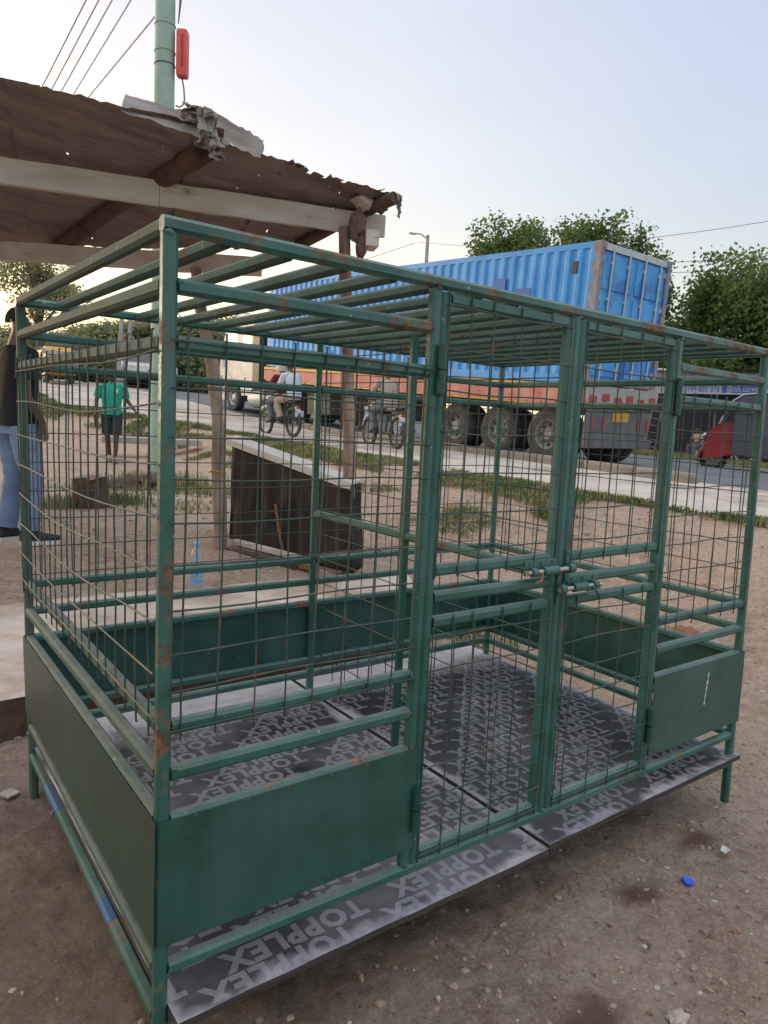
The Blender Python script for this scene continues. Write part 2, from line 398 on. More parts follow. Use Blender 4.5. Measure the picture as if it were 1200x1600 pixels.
strip('road_shoulder', lambda y: x_edge(y), lambda y: 10.4, -30, 60, 24, 120, .0, M['shoulder'], .02)
strip('road', lambda y: 10.15, lambda y: 24.0, -30, 90, 24, 120, .02, M['asphalt'])

# slab the shed stands on, behind the cage
b = MB()
top = [(-7, 2.0), (2.38, 1.97), (2.72, 2.45), (3.3, 3.3), (2.3, 3.55), (-7, 4.2)]
front = []
n = 60
for i in range(n+1):
    x = -7+9.38*i/n; front.append((x, 1.985+.02*noise.noise(Vector((x*3, 0, 0)))))
poly = front + [(2.72, 2.45), (3.05, 2.85), (3.35, 3.35)] + [(3.3-i*.14, 3.47+.03*abs(math.sin(i*1.9))+i*.012) for i in range(1, 14)] + [(-7, 4.2)]
k = len(poly)
vt = [(x, y, .2+.006*noise.noise(Vector((x*2, y*2, 0)))) for x, y in poly]; vb = [(x-.02, y+.015, -.25) for x, y in poly]
b.cur = 0; b.add(vt, [tuple(range(k))]); b.cur = 1; b.add(vt+vb, [(i, (i+1) % k, k+(i+1) % k, k+i) for i in range(k)])
slab = struct(b.build('concrete_slab', [M['slab'], M['slab_face']]))

# kerb between shoulder and carriageway, one block after another
kb = None
for i in range(14):
    y0 = 4.6+i*1.05
    x0 = 10.0
    if kb is None:
        o = MB().cbox((0, 0, -.03), (.26, 1.04, .30), ch=.05).build('kerb_block', M['kerb']); kb = o
    else:
        o = kb.copy(); COL.objects.link(o)
    o.location = (x0, y0+.5, z_road(x0, y0+.5)+.03); o.rotation_euler = (math.atan(.03), 0, 0)
    struct(o)

# ================================================================== THE CAGE
CW, CD = 2.426, 1.46
H = 1.86
ZT, Z2, Z3, Z4, Z5, Z6, Z7, Z8, ZP = 1.86, 1.748, 1.64, .854, .751, .646, .369, .304, .205
T = .030
def cw(q):
    """the hand-welded frame is a little out of square"""
    x, y, z = q; k = z/H-.5
    return (x*(1+.01966*k)-.02201*y*k, y*(1-.01009*k)+.02723*x*k, z)
cage = thing('dog_cage', 'large green welded steel dog cage with wire mesh sides and double doors', 'cage', (0, 0, 0))
def rail(a, b, name='rail', mt='paint', parent=None, w=T, sub=1, sag=0):
    bm = MB()
    if sub > 1:
        a = Vector(a); b_ = Vector(b); pts = [a.lerp(b_, i/sub)+Vector((0, 0, -sag*math.sin(PI*i/sub))) for i in range(sub+1)]
        for i in range(sub): bm.bar(pts[i], pts[i+1], w)
    else: bm.bar(a, b, w)
    return bm.build(name, M[mt], parent or cage, warp=cw)
h = T/2
XM = 1.23       # partition line
# corner and middle posts
def post(x, y, z0=0, z1=ZT-T-.001, mt='paint'): return rail((x, y, z0), (x, y, z1), 'post', mt)
post(h, h, mt='paint_rusty'); post(CW-h, h); post(h, CD-h, mt='paint_left_sheen'); post(CW-h, CD-h)
post(.671+h, h, Z8+.001, mt='paint'); post(1.797-h, h, Z8+.001); post(XM, h, Z8+.001, mt='paint')
post(XM, CD-h, 0); post(XM, .762, ZP+.004)
# outer top frame: front and back run through, sides butt between them
rail((0, h, ZT-h), (CW, h, ZT-h), 'rail', 'paint_rusty'); rail((0, CD-h, ZT-h), (CW, CD-h, ZT-h))
rail((h, T+.001, ZT-h), (h, CD-T-.001, ZT-h), 'rail', 'paint_left_sheen'); rail((CW-h, T+.001, ZT-h), (CW-h, CD-T-.001, ZT-h))
# levels: front left bay, front right bay, sides, back
e = .001
front = [(T+e, .671-e), (1.797+e, CW-T-e)]
for zt in (Z2, Z3, Z4, Z5, Z6, Z7+.002):
    for x0, x1 in front:
        if zt == Z7+.002: rail((x0, h+.002, zt-h), (x1, h+.002, zt-h))
        else: rail((x0, h, zt-h), (x1, h, zt-h), 'rail', 'paint_rusty' if zt == Z2 else 'paint')
    for x in (h, CW-h): rail((x, T+e, zt-h), (x, CD-T-e, zt-h), 'rail', 'paint_left_sheen' if x == h else 'paint')
    for x0, x1 in ((T+e, XM-h-e), (XM+h+e, CW-T-e)): rail((x0, CD-h, zt-h), (x1, CD-h, zt-h))
rail((T+e, h, Z8-h), (CW-T-e, h, Z8-h))
for x in (h, CW-h): rail((x, T+e, Z8-h), (x, CD-T-e, Z8-h), 'rail', 'paint_left_sheen' if x == h else 'paint')
for x0, x1 in ((T+e, XM-h-e), (XM+h+e, CW-T-e)): rail((x0, CD-h, Z8-h), (x1, CD-h, Z8-h))
# frame that carries the plywood
zf = ZP-.0195
rail((T+e, h, zf-h), (CW-T-e, h, zf-h)); rail((T+e, CD-h, zf-h), (XM-h-e, CD-h, zf-h)); rail((XM+h+e, CD-h, zf-h), (CW-T-e, CD-h, zf-h))
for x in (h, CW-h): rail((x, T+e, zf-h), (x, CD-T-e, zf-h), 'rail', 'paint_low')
for x in (.61, XM, 1.84): rail((x, T+e, zf-h), (x, CD-T-e, zf-h))
bp_ = MB(); bp_.bar((h, .36, zf-h), (h, .46, zf-h), T+.0012); bp_.build('paint_patch', M['blue_paint'], cage, warp=cw)
bp_ = MB(); bp_.bar((h, .98, zf-h), (h, 1.16, zf-h), T+.0012); bp_.build('paint_patch', M['blue_paint'], cage, warp=cw)
# roof bars
xb = .137
while xb < CW-.05:
    rail((xb, T+e, ZT-.003-h), (xb, CD-T-e, ZT-.003-h), 'roof_bar', 'paint_bar'); xb += .1425
# partition: middle rail and top rail
rail((XM, T+e, 1.075-h), (XM, .762-h-e, 1.075-h)); rail((XM, .762+h+e, 1.075-h), (XM, CD-T-e, 1.075-h))

# sheet-metal kick panels, lapped over the outside of the posts
def panel(a, b, nrm, z0, z1, label=None):
    bm = MB(); a = Vector(a); b_ = Vector(b); n = Vector(nrm); K = 24; th = .0015
    rows = 6; vs = []
    for side in (0, 1):
        for j in range(rows+1):
            for i in range(K+1):
                q = a.lerp(b_, i/K); q.z = z0+(z1-z0)*j/rows; 
                w = .0055*noise.noise(Vector((q.x*3+q.y*2, q.z*4, nrm[0]*5)))*math.sin(PI*j/rows)
                if j == 0: q.z += .004*noise.noise(Vector((q.x*7, q.y*7, 1)))
                vs.append(q+n*(.0022+side*th+max(w, -.0008)+.001))
    o = (rows+1)*(K+1); fs = []
    for j in range(rows):
        for i in range(K):
            q = j*(K+1)+i; fs.append((q, q+1, q+K+2, q+K+1)); fs.append((o+q, o+q+K+1, o+q+K+2, o+q+1))
    for i in range(K):
        fs.append((i, o+i, o+i+1, i+1)); q = rows*(K+1)+i; fs.append((q, q+1, o+q+1, o+q))
    for j in range(rows):
        q = j*(K+1); r_ = (j+1)*(K+1); fs.append((q, r_, o+r_, o+q)); fs.append((q+K, o+q+K, o+r_+K, r_+K))
    bm.add(vs, fs); ob = bm.build('side_panel', M['sheet'], cage, warp=cw); ob.data.polygons.foreach_set('use_smooth', [False]*len(ob.data.polygons))
    if label: ob['label'] = label
    return ob
panel((.003, 0, 0), (.699, 0, 0), (0, -1, 0), Z7-.012, Z6-.006)
panel((1.79, 0, 0), (CW, 0, 0), (0, -1, 0), Z7-.02, Z6-.006, 'green kick panel with a white scratch')
panel((0, 0, 0), (0, CD, 0), (-1, 0, 0), Z7-.02, Z6-.006, 'dull side panel with grey reflection put into its colour').data.materials[0] = M['sheet_left_sheen']
panel((0, CD, 0), (CW, CD, 0), (0, 1, 0), Z7-.02, Z6-.006)
panel((CW, 0, 0), (CW, CD, 0), (1, 0, 0), Z7-.02, Z6-.006)
# white scratch on the right front panel
s = MB(); pts = [(2.155+.004*noise.noise(Vector((i*.9, 0, 0)))-.0012*i, -.0052, .60-.009*i) for i in range(15)]
for i in range(14):
    a, b2 = pts[i], pts[i+1]; w = .0025*(1+.5*math.sin(i*2.1))
    s.box(min(a[0], b2[0])-w, max(a[0], b2[0])+w, -.0068, -.0060, b2[2], a[2])
s.build('scratch', M['white'], cage, warp=cw)
# weld spots along the joints
random.seed(3)
def weld(x, y, z, r=.006, parent=None):
    return (x, y, z, r)
wl = []
for x in (T+.004, .671-.004, 1.797+.004, CW-T-.004):
    for z in (Z2, Z3, Z4, Z5, Z6, Z8): wl.append((x, .001, z-random.uniform(.004, .02), random.uniform(.004, .0065)))
for x in (.08, .19, .3, .41, .52, .63): wl.append((x+random.uniform(-.02, .02), -.003, Z6-.012, .0055))
for x in (.684, 1.235, 1.784, .01): wl.append((x, .0, ZT-T-.002, .007))
for x in (.684, 1.235, 1.784): wl.append((x, .0, Z8+.002, .007))
bm = MB()
for x, y, z, r in wl: bm.blob((x, y, z), (r*1.5, r*.6, r), 1, .5, 2, x*40)
tag(bm.build('weld_beads', M['paint_rusty'], cage, warp=cw, smooth_=True), kind='stuff')

# wires
WR = .0022
def wire(pts, parent=None, r=WR): return MB().tube(pts, r, 6).build('wire', M['wire'], parent or cage, smooth_=True, warp=cw)
def mesh_field(o, ax, L0, L1, z0, z1, nrm, us, zs, wob=.004, over=.012, sag=0.0, parent=None, ztop=None):
    """welded wire mesh: uprights at us, horizontals at zs, on the outside of a frame"""
    o = Vector(o); ax = Vector(ax); n = Vector(nrm)
    rnd = random.Random(int(us[0]*1000)+len(zs))
    for u in us:
        k = 6; ph = rnd.uniform(0, 6); am = wob*rnd.uniform(.3, 1); tilt = rnd.uniform(-.004, .004)
        pts = [o+ax*(u+am*math.sin(ph+i*1.1)+tilt*(i/k-.5)*2)+n*(WR+.0008+ (0.003 if 0 < i < k else 0)*rnd.uniform(0, 1))+Vector((0, 0, z0-over+(z1-z0+2*over)*i/k)) for i in range(k+1)]
        pts = [pts[0]-n*.004] + pts + [pts[-1]-n*.004]
        wire(pts, parent)
    for z in zs:
        k = 8; ph = rnd.uniform(0, 6); am = wob*rnd.uniform(.3, 1)
        pts = [o+ax*(L0-over+(L1-L0+2*over)*i/k)+n*(WR*2.4+.001)+Vector((0, 0, z+am*math.sin(ph+i*.9)-sag*math.sin(PI*i/k))) for i in range(k+1)]
        wire(pts, parent)
zs_f = [1.631, 1.537, 1.444, 1.358, 1.271, 1.184, 1.092, 1.002, .923, .835]
zs_f2 = [z for z in zs_f]
mesh_field((0, 0, 0), (1, 0, 0), T, .671, Z4-T, Z3, (0, -1, 0), [.048, .128, .209, .287, .366, .447, .525, .598, .655], zs_f)
mesh_field((0, 0, 0), (1, 0, 0), 1.797, CW-T, Z4-T, Z3, (0, -1, 0), [1.895-.07, 1.895, 2.001, 2.104, 2.207, 2.304, 2.39], [1.62, 1.52, 1.42, 1.32, 1.22, 1.12, 1.02, .92, .845])
mesh_field((0, 0, 0), (0, 1, 0), T, CD-T, Z4-T, Z3, (-1, 0, 0), [.06+.076*i for i in range(19)], [1.612, 1.50, 1.39, 1.28, 1.17, 1.06, .96, .87], wob=.008, sag=.014)
mesh_field((0, CD, 0), (1, 0, 0), T, CW-T, Z4-T, Z3, (0, 1, 0), [.07+.1*i for i in range(24)], [1.60-.105*i for i in range(8)], wob=.004)
mesh_field((CW, 0, 0), (0, 1, 0), T, CD-T, Z4-T, Z3, (1, 0, 0), [.07+.1*i for i in range(14)], [1.60-.105*i for i in range(8)], wob=.004)
mesh_field((XM+h, 0, 0), (0, 1, 0), T, CD-T, Z8, ZT-.06, (1, 0, 0), [.07+.1*i for i in range(14)], [1.77-.115*i for i in range(13)], wob=.003, over=0)

# doors: frame, three middle rails, wires, bolt and hinges
def door(x0, x1, vx, hinge_left):
    z0, z1 = Z8+.006, ZT-T-.007
    fr = MB()
    y = h-.001
    fr.bar((x0+h, y, z0), (x0+h, y, z1), T); fr.bar((x1-h, y, z0), (x1-h, y, z1), T)
    fr.bar((x0+T+e, y, z1-h), (x1-T-e, y, z1-h), T); fr.bar((x0+T+e, y, z0+h), (x1-T-e, y, z0+h), T)
    d = fr.build('door', M['paint'], cage, warp=cw)
    zz = (1.129, 1.056, .988)
    for z in zz: rail((x0+T+e, y, z-h), (x1-T-e, y, z-h), parent=d)
    mesh_field((0, -.001, 0), (1, 0, 0), x0+.018, x1-.018, zz[0]-T, z1, (0, -1, 0), vx, [1.79, 1.685, 1.58, 1.475, 1.37, 1.265, 1.165], parent=d, over=.004)
    mesh_field((0, -.001, 0), (1, 0, 0), x0+.018, x1-.018, z0, zz[2]-.004, (0, -1, 0), vx, [.935, .845, .755, .665, .575, .485, .395, .33], parent=d, over=.004)
    hx = x0-.002 if hinge_left else x1+.002
    for zc in (1.63, .47):
        hb = MB(); hb.tube([(hx, -.011, zc-.06), (hx, -.011, zc-.002)], .0125, 12); hb.tube([(hx, -.011, zc+.002), (hx, -.011, zc+.06)], .0125, 12)
        hb.tube([(hx, -.011, zc-.064), (hx, -.011, zc+.064)], .006, 8)
        hb.build('hinge', M['paint_dark'], d, smooth_=True, warp=cw)
    return d
dl = door(.700, 1.214, [.722, .800, .875, .986, 1.105, 1.195], True)
dr = door(1.247, 1.768, [1.272, 1.314, 1.435, 1.554, 1.67, 1.745], False)
def bolt(d, x0, x1, z, s_, rusty):
    """sliding barrel bolt on a back plate; s_=+1 slides to the right"""
    b1 = MB(); xa, xb_ = min(x0, x1), max(x0, x1)
    b1.cbox(((xa+xb_)/2, -.0035, z+.010), (xb_-xa, .004, .045), ch=.001)
    for i in range(3):
        b1.tube([(xa+.02+i*(xb_-xa-.04)/2, -.0045, z+.024), (xa+.02+i*(xb_-xa-.04)/2, -.009, z+.024)], .005, 8)
    ba = (x1-.075*s_, x1-.012*s_)
    b1.tube([(ba[0], -.019, z), (ba[1], -.019, z)], .0135, 14)
    b1.tube([(x0+.014*s_, -.019, z), (x0+.034*s_, -.019, z)], .0135, 14)
    b1.build('bolt_plate', M['paint'], d, smooth_=True, warp=cw)
    p1 = MB(); p1.tube([(x0-.004*s_, -.019, z), (x1+.052*s_, -.019, z)], .0085, 12)
    p1.build('bolt_pin', M['steel'], d, smooth_=True, warp=cw)
    kx = x0+.045*s_
    k1 = MB(); k1.tube([(kx, -.022, z), (kx, -.034, z-.006), (kx-.008*s_, -.040, z-.020), (kx-.03*s_, -.038, z-.026)], .0045, 8)
    k1.build('bolt_handle', M['rust'] if rusty else M['paint'], d, smooth_=True, warp=cw)
bolt(dl, 1.065, 1.205, 1.083, 1, True)
bolt(dr, 1.405, 1.262, 1.020, -1, False)
kp = MB()   # keepers welded to the meeting stiles
for xc, zc in ((1.255, 1.083), (1.222, 1.020)):
    kp.tube([(xc-.011, -.019, zc), (xc+.011, -.019, zc)], .0148, 14)
    kp.cbox((xc+(.0 if xc > 1.24 else 0), -.004, zc+.028), (.018, .006, .05), ch=.002)
    kp.cbox((xc, -.004, zc-.030), (.016, .005, .036), ch=.002)
    kp.tube([(xc, -.006, zc+.045), (xc, -.011, zc+.045)], .005, 8)
kp.build('bolt_keeper', M['paint'], cage, smooth_=True, warp=cw)

# ================================================================== PLYWOOD FLOOR
def ply_mat(name, cx, cy, sx, sy, d1):
    """film-faced board with whitish mortar dust lying along its edges"""
    m = bpy.data.materials.new(name); m.use_nodes = True; nt = m.node_tree; b = nt.nodes['Principled BSDF']
    N = nt.nodes.new; L = nt.links.new
    tc = N('ShaderNodeTexCoord'); src = tc.outputs['Object']
    sp = N('ShaderNodeSeparateXYZ'); L(src, sp.inputs[0])
    def math_(op, a, b_=None, c=None):
        x = N('ShaderNodeMath'); x.operation = op
        for i, q in enumerate((a, b_, c)):
            if q is None: continue
            if isinstance(q, (int, float)): x.inputs[i].default_value = q
            else: L(q, x.inputs[i])
        return x.outputs[0]
    def noi(s, d=6, rr=.6):
        n = N('ShaderNodeTexNoise'); n.inputs['Scale'].default_value = s; n.inputs['Detail'].default_value = d; n.inputs['Roughness'].default_value = rr; L(src, n.inputs[0]); return n.outputs[0]
    dx = math_('SUBTRACT', sx/2, math_('ABSOLUTE', math_('SUBTRACT', sp.outputs[0], cx)))
    dy = math_('SUBTRACT', sy/2, math_('ABSOLUTE', math_('SUBTRACT', sp.outputs[1], cy)))
    dback = math_('SUBTRACT', cy+sy/2, sp.outputs[1])
    def rng(v, a, c, d=0, e=1):
        r = N('ShaderNodeMapRange'); r.inputs[1].default_value = a; r.inputs[2].default_value = c; r.inputs[3].default_value = d; r.inputs[4].default_value = e; L(v, r.inputs[0]); return r.outputs[0]
    wob = math_('MULTIPLY', math_('SUBTRACT', noi(5, 5), .5), .34)
    e1 = rng(math_('ADD', dback, wob), .10, .34, 1, 0)
    e2 = rng(math_('ADD', math_('MINIMUM', dx, dy), math_('MULTIPLY', wob, .55)), -.012, .045, .85, 0)
    dust = math_('MAXIMUM', math_('MAXIMUM', e1, e2), rng(noi(1.9, 5), .42, .72, 0, d1))  # pale patches: dust, plus a glossy whitish sheen painted on the left board
    scr = rng(noi(23, 10, .8), .60, .66, 0, .45)
    dust = math_('MAXIMUM', dust, scr)
    dust = math_('MULTIPLY', dust, rng(noi(9, 8, .7), .25, .6, .60, 1))
    geo = N('ShaderNodeNewGeometry'); s2 = N('ShaderNodeSeparateXYZ'); L(geo.outputs['Normal'], s2.inputs[0])
    dust = math_('MULTIPLY', dust, rng(s2.outputs[2], .5, .8))
    return m, nt, b, dust, noi, L, N
def ply_fin(m, nt, b, dust, noi, L, N, c1, c2):  # dust: mortar dust plus the whitish sheen painted on the left board
    r = N('ShaderNodeValToRGB'); r.color_ramp.elements[0].position = .35; r.color_ramp.elements[1].position = .7; r.color_ramp.elements[0].color = c1; r.color_ramp.elements[1].color = c2; L(noi(3.5, 7), r.inputs[0])
    mx = N('ShaderNodeMix'); mx.data_type = 'RGBA'; L(dust, mx.inputs[0]); L(r.outputs[0], mx.inputs[6]); mx.inputs[7].default_value = (.47, .455, .49, 1)
    L(mx.outputs[2], b.inputs['Base Color'])
    rr = N('ShaderNodeMapRange'); b.inputs['Specular IOR Level'].default_value = .35; rr.inputs[3].default_value = .5; rr.inputs[4].default_value = .9; L(dust, rr.inputs[0]); L(rr.outputs[0], b.inputs['Roughness'])
    bp = N('ShaderNodeBump'); bp.inputs['Strength'].default_value = .15; bp.inputs['Distance'].default_value = .004; L(noi(60, 5), bp.inputs['Height']); L(bp.outputs[0], b.inputs['Normal'])
    return m
M['ply_edge'] = mat('plywood_edge', (.035, .030, .030, 1), (.09, .072, .06, 1), 3, .9, .5, 40, stretch=(1, 1, 60))

def glyph_word(txt, size, bold=.018):
    cu = bpy.data.curves.new('w', 'FONT'); cu.body = txt; cu.size = size; cu.space_character = 1.12; cu.resolution_u = 2; cu.offset = size*bold
    to = bpy.data.objects.new('w', cu); COL.objects.link(to); bpy.context.view_layer.update()
    me = bpy.data.meshes.new_from_object(to.evaluated_get(bpy.context.evaluated_depsgraph_get()))
    vs = [v.co.copy() for v in me.vertices]; fs = [tuple(p.vertices) for p in me.polygons]
    bpy.data.objects.remove(to); bpy.data.curves.remove(cu); bpy.data.meshes.remove(me)
    return vs, fs
def islands(vs, fs):
    par = list(range(len(vs)))
    def fd(a):
        while par[a] != a: par[a] = par[par[a]]; a = par[a]
        return a
    for f in fs:
        for i in f[1:]: par[fd(i)] = fd(f[0])
    d = {}
    for f in fs: d.setdefault(fd(f[0]), []).append(f)
    return list(d.values())
WV, WF = glyph_word('TOPPLEX', .088, .046)
WI = islands(WV, WF)
def ply(x0, x1, y0, y1, label, d1, wav):
    mm = ply_fin(*ply_mat('film_faced_plywood', (x0+x1)/2, (y0+y1)/2, x1-x0, y1-y0, d1), (.012, .012, .017, 1), (.030, .029, .036, 1))
    mt = ply_fin(*ply_mat('grey_print', (x0+x1)/2, (y0+y1)/2, x1-x0, y1-y0, d1), (.12, .12, .135, 1), (.20, .195, .215, 1))
    def zt(x, y): return ZP + wav*noise.noise(Vector((x*1.5, y*1.5, 0))) 
    b = MB(); nx = ny = 30; th = .018; vs = []
    for s_ in (0, 1):
        for j in range(ny+1):
            for i in range(nx+1):
                x = x0+(x1-x0)*i/nx; y = y0+(y1-y0)*j/ny
                if i in (0, nx): x += .004*noise.noise(Vector((y*8, 1, x0)))*1.0
                if j in (0, ny): y += .004*noise.noise(Vector((x*8, 2, y0)))
                vs.append((x, y, zt(x, y)-s_*th))
    o = (nx+1)*(ny+1)
    for j in range(ny):
        for i in range(nx): q = j*(nx+1)+i; b.f.append((q, q+1, q+nx+2, q+nx+1)); b.mi.append(0); b.f.append((o+q, o+q+nx+1, o+q+nx+2, o+q+1)); b.mi.append(1)
    b.v = vs
    for i in range(nx):
        b.f.append((i, o+i, o+i+1, i+1)); q = ny*(nx+1)+i; b.f.append((q, q+1, o+q+1, o+q)); b.mi += [1, 1]
    for j in range(ny):
        q = j*(nx+1); r_ = q+nx+1; b.f.append((q, r_, o+r_, o+q)); b.f.append((q+nx, o+q+nx, o+r_+nx, r_+nx)); b.mi += [1, 1]
    pl = b.build('plywood_sheet', [mm, M['ply_edge']])
    tag(pl, label, 'plywood', 'film-faced plywood sheets of the cage floor')
    t = MB(); k = 0; y = y0-.02
    while y < y1:
        off = (k*.072) % .50; x = x0-.6+off
        while x < x1+.7:
            jx, jy = random.uniform(-.004, .004), random.uniform(-.002, .002)
            for isl in WI:
                idx = sorted({i for f in isl for i in f}); mp_ = {a: c for c, a in enumerate(idx)}
                co = [(x-WV[i].x, y-WV[i].y) for i in idx]
                if max(c[0] for c in co) < x0 or min(c[0] for c in co) > x1 or max(c[1] for c in co) < y0 or min(c[1] for c in co) > y1: continue
                co = [(c[0]+jx, c[1]+jy) for c in co]
                t.add([(c[0], c[1], zt(*c)+.0006) for c in co], [tuple(mp_[i] for i in f) for f in isl])
            x += .50
        y += .074; k += 1
    lt = tag(t.build('lettering', mt, pl, fixn=False), kind='stuff')
    bm = bmesh.new(); bm.from_mesh(lt.data)
    for co_, no_ in (((x0+.006, 0, 0), (-1, 0, 0)), ((x1-.006, 0, 0), (1, 0, 0)), ((0, y0+.006, 0), (0, -1, 0)), ((0, y1-.006, 0), (0, 1, 0))):
        bmesh.ops.bisect_plane(bm, geom=bm.verts[:]+bm.edges[:]+bm.faces[:], plane_co=co_, plane_no=no_, clear_outer=True)
    bm.to_mesh(lt.data); bm.free()
    return pl
ply(.030, 1.215, -.058, 1.590, 'dusty black plywood sheet on the cage floor, under the left hand kennel', .36, .004)
ply(1.235, CW-.004, -.046, 1.575, 'black plywood sheet on the cage floor, under the right hand kennel', .14, .004)
# small bits lying on the boards
bm = MB(); bm.cbox((0, 0, 0), (.085, .05, .012), ch=.003)
o = bm.build('wood_offcut', mat('raw_wood', (.42, .30, .18, 1), (.5, .38, .25, 1), 10, .8)); o.location = (.115, 1.47, ZP+.010); o.rotation_euler = (0, 0, .5)
tag(o, 'pale wood offcut lying on the dusty left back corner of the cage floor', 'wood offcut')

# ================================================================== SHED BEHIND THE CAGE
M['oldwood'] = mat('whitewashed_timber', (.42, .37, .31, 1), (.62, .57, .50, 1), 3, .85, .5, 30, c3=(.22, .15, .11, 1), s3=5, t3=(.60, .70), stretch=(.35, 1, 1.6))
M['rawlog'] = mat('dark_log', (.05, .026, .018, 1), (.13, .07, .045, 1), 6, .9, .7, 20)
M['postwood'] = mat('weathered_post', (.20, .135, .10, 1), (.36, .28, .21, 1), 5, .9, .6, 24, c3=(.14, .07, .05, 1), s3=1.6, t3=(.45, .6), stretch=(3, 3, .6))
def two_face(name, under, over):
    """old iron sheet: rusty paint below, weathered galvanising above"""
    m = mat(name, under[0], under[1], 2.4, .75, .5, 8, c3=(.30, .22, .19, 1), s3=1.6, t3=(.50, .72), stretch=(.5, 3.2, 3.2))
    nt = m.node_tree; b = nt.nodes['Principled BSDF']; N = nt.nodes.new; L = nt.links.new
    src = b.inputs['Base Color'].links[0].from_socket
    geo = N('ShaderNodeNewGeometry'); tc = N('ShaderNodeTexCoord'); n = N('ShaderNodeTexNoise'); n.inputs['Scale'].default_value = 3; n.inputs['Detail'].default_value = 7; L(tc.outputs['Object'], n.inputs[0])
    r = N('ShaderNodeValToRGB'); r.color_ramp.elements[0].position = .38; r.color_ramp.elements[1].position = .62; r.color_ramp.elements[0].color = over[0]; r.color_ramp.elements[1].color = over[1]; L(n.outputs[0], r.inputs[0])
    mx = N('ShaderNodeMix'); mx.data_type = 'RGBA'; L(geo.outputs['Backfacing'], mx.inputs[0]); L(r.outputs[0], mx.inputs[6]); L(src, mx.inputs[7]); L(mx.outputs[2], b.inputs['Base Color'])
    return m
M['iron'] = two_face('old_roofing_iron', ((.13, .085, .075, 1), (.25, .185, .165, 1)), ((.34, .32, .30, 1), (.22, .17, .14, 1)))
M['iron_light'] = two_face('grey_roofing_iron', ((.15, .11, .095, 1), (.25, .20, .18, 1)), ((.27, .24, .22, 1), (.15, .11, .095, 1)))
shed = thing('open_shed', 'open timber shed with a rusty ragged iron roof behind the cage', 'shed', (0, 0, 0))
def lerp2(a, b, t): return (a[0]+(b[0]-a[0])*t, a[1]+(b[1]-a[1])*t, a[2]+(b[2]-a[2])*t)
def timber(a, b, w, h_, name, mt='oldwood', seg=14, wob=.006, parent=None):
    """hand-sawn beam with uneven faces"""
    bm = MB(); a = Vector(a); b_ = Vector(b); d = (b_-a).normalized(); sdv = d.cross(Vector((0, 0, 1))).normalized(); u = sdv.cross(d)
    vs = []
    for i in range(seg+1):
        q = a.lerp(b_, i/seg)
        for j, (x, y) in enumerate(((-1, -1), (1, -1), (1, 1), (-1, 1))):
            k = noise.noise(Vector((i*.8, j*3.1, a.x)))*wob; vs.append(q+sdv*(x*w/2+k)+u*(y*h_/2+k*1.2))
    fs = [(i*4+j, i*4+(j+1) % 4, i*4+4+(j+1) % 4, i*4+4+j) for i in range(seg) for j in range(4)]+[(3, 2, 1, 0), (seg*4, seg*4+1, seg*4+2, seg*4+3)]
    bm.add(vs, fs); return bm.build(name, M[mt], parent or shed)
# front beam in two lengths, back beam
FB0, FB1 = Vector((-2.6, 5.69, 3.17)), Vector((3.23, 3.78, 3.155))
mid = FB0.lerp(FB1, .70)
timber(FB0, mid, .05, .185, 'beam'); timber(mid+(FB1-FB0).normalized()*.004, FB1, .05, .175, 'beam')
timber((-3.5, 8.83, 2.88), (.60, 6.11, 2.885), .06, .155, 'beam'); timber((.46, 6.27, 2.865), (2.62, 4.85, 2.87), .06, .165, 'beam')
def log(pts, r, name, mt='rawlog', n=12, parent=None):
    P_ = [Vector(q) for q in pts]; out_ = []; rs = []
    K = 14
    for i in range(K+1):
        t = i/K*(len(P_)-1); j = min(int(t), len(P_)-2); q = P_[j].lerp(P_[j+1], t-j)
        out_.append(q+Vector((noise.noise(q*1.7), noise.noise(q*1.7+Vector((5, 0, 0))), 0))*.03)
        rr = r if not isinstance(r, tuple) else r[0]+(r[1]-r[0])*i/K
        rs.append(rr*(1+.14*noise.noise(q*3)))
    return MB().tube(out_, rs, n).build(name, M[mt], parent or shed, smooth_=True)
log([(2.09, 4.42, .16), (2.05, 4.46, 1.5), (2.1, 5.15, 2.80)], (.062, .05), 'post', 'postwood')
log([(2.93, 3.62, .18), (2.90, 3.70, 1.6), (2.84, 3.80, 3.08)], (.058, .048), 'post', 'postwood')
log([(1.63, 3.80, 3.38), (1.38, 4.8, 3.20), (1.08, 6.15, 2.93)], (.085, .06), 'rafter')
log([(3.10, 3.46, 3.30), (2.97, 4.1, 3.20), (2.78, 4.85, 2.98)], (.055, .05), 'rafter')
log([(-1.2, 4.65, 3.42), (-1.45, 6.0, 3.2), (-1.6, 7.6, 2.94)], (.07, .05), 'rafter')
log([(-2.9, 7.0, .2), (-2.9, 6.9, 2.95)], .06, 'post', 'postwood')
log([(-1.9, 5.5, .2), (-1.9, 5.47, 3.08)], .06, 'post', 'postwood')
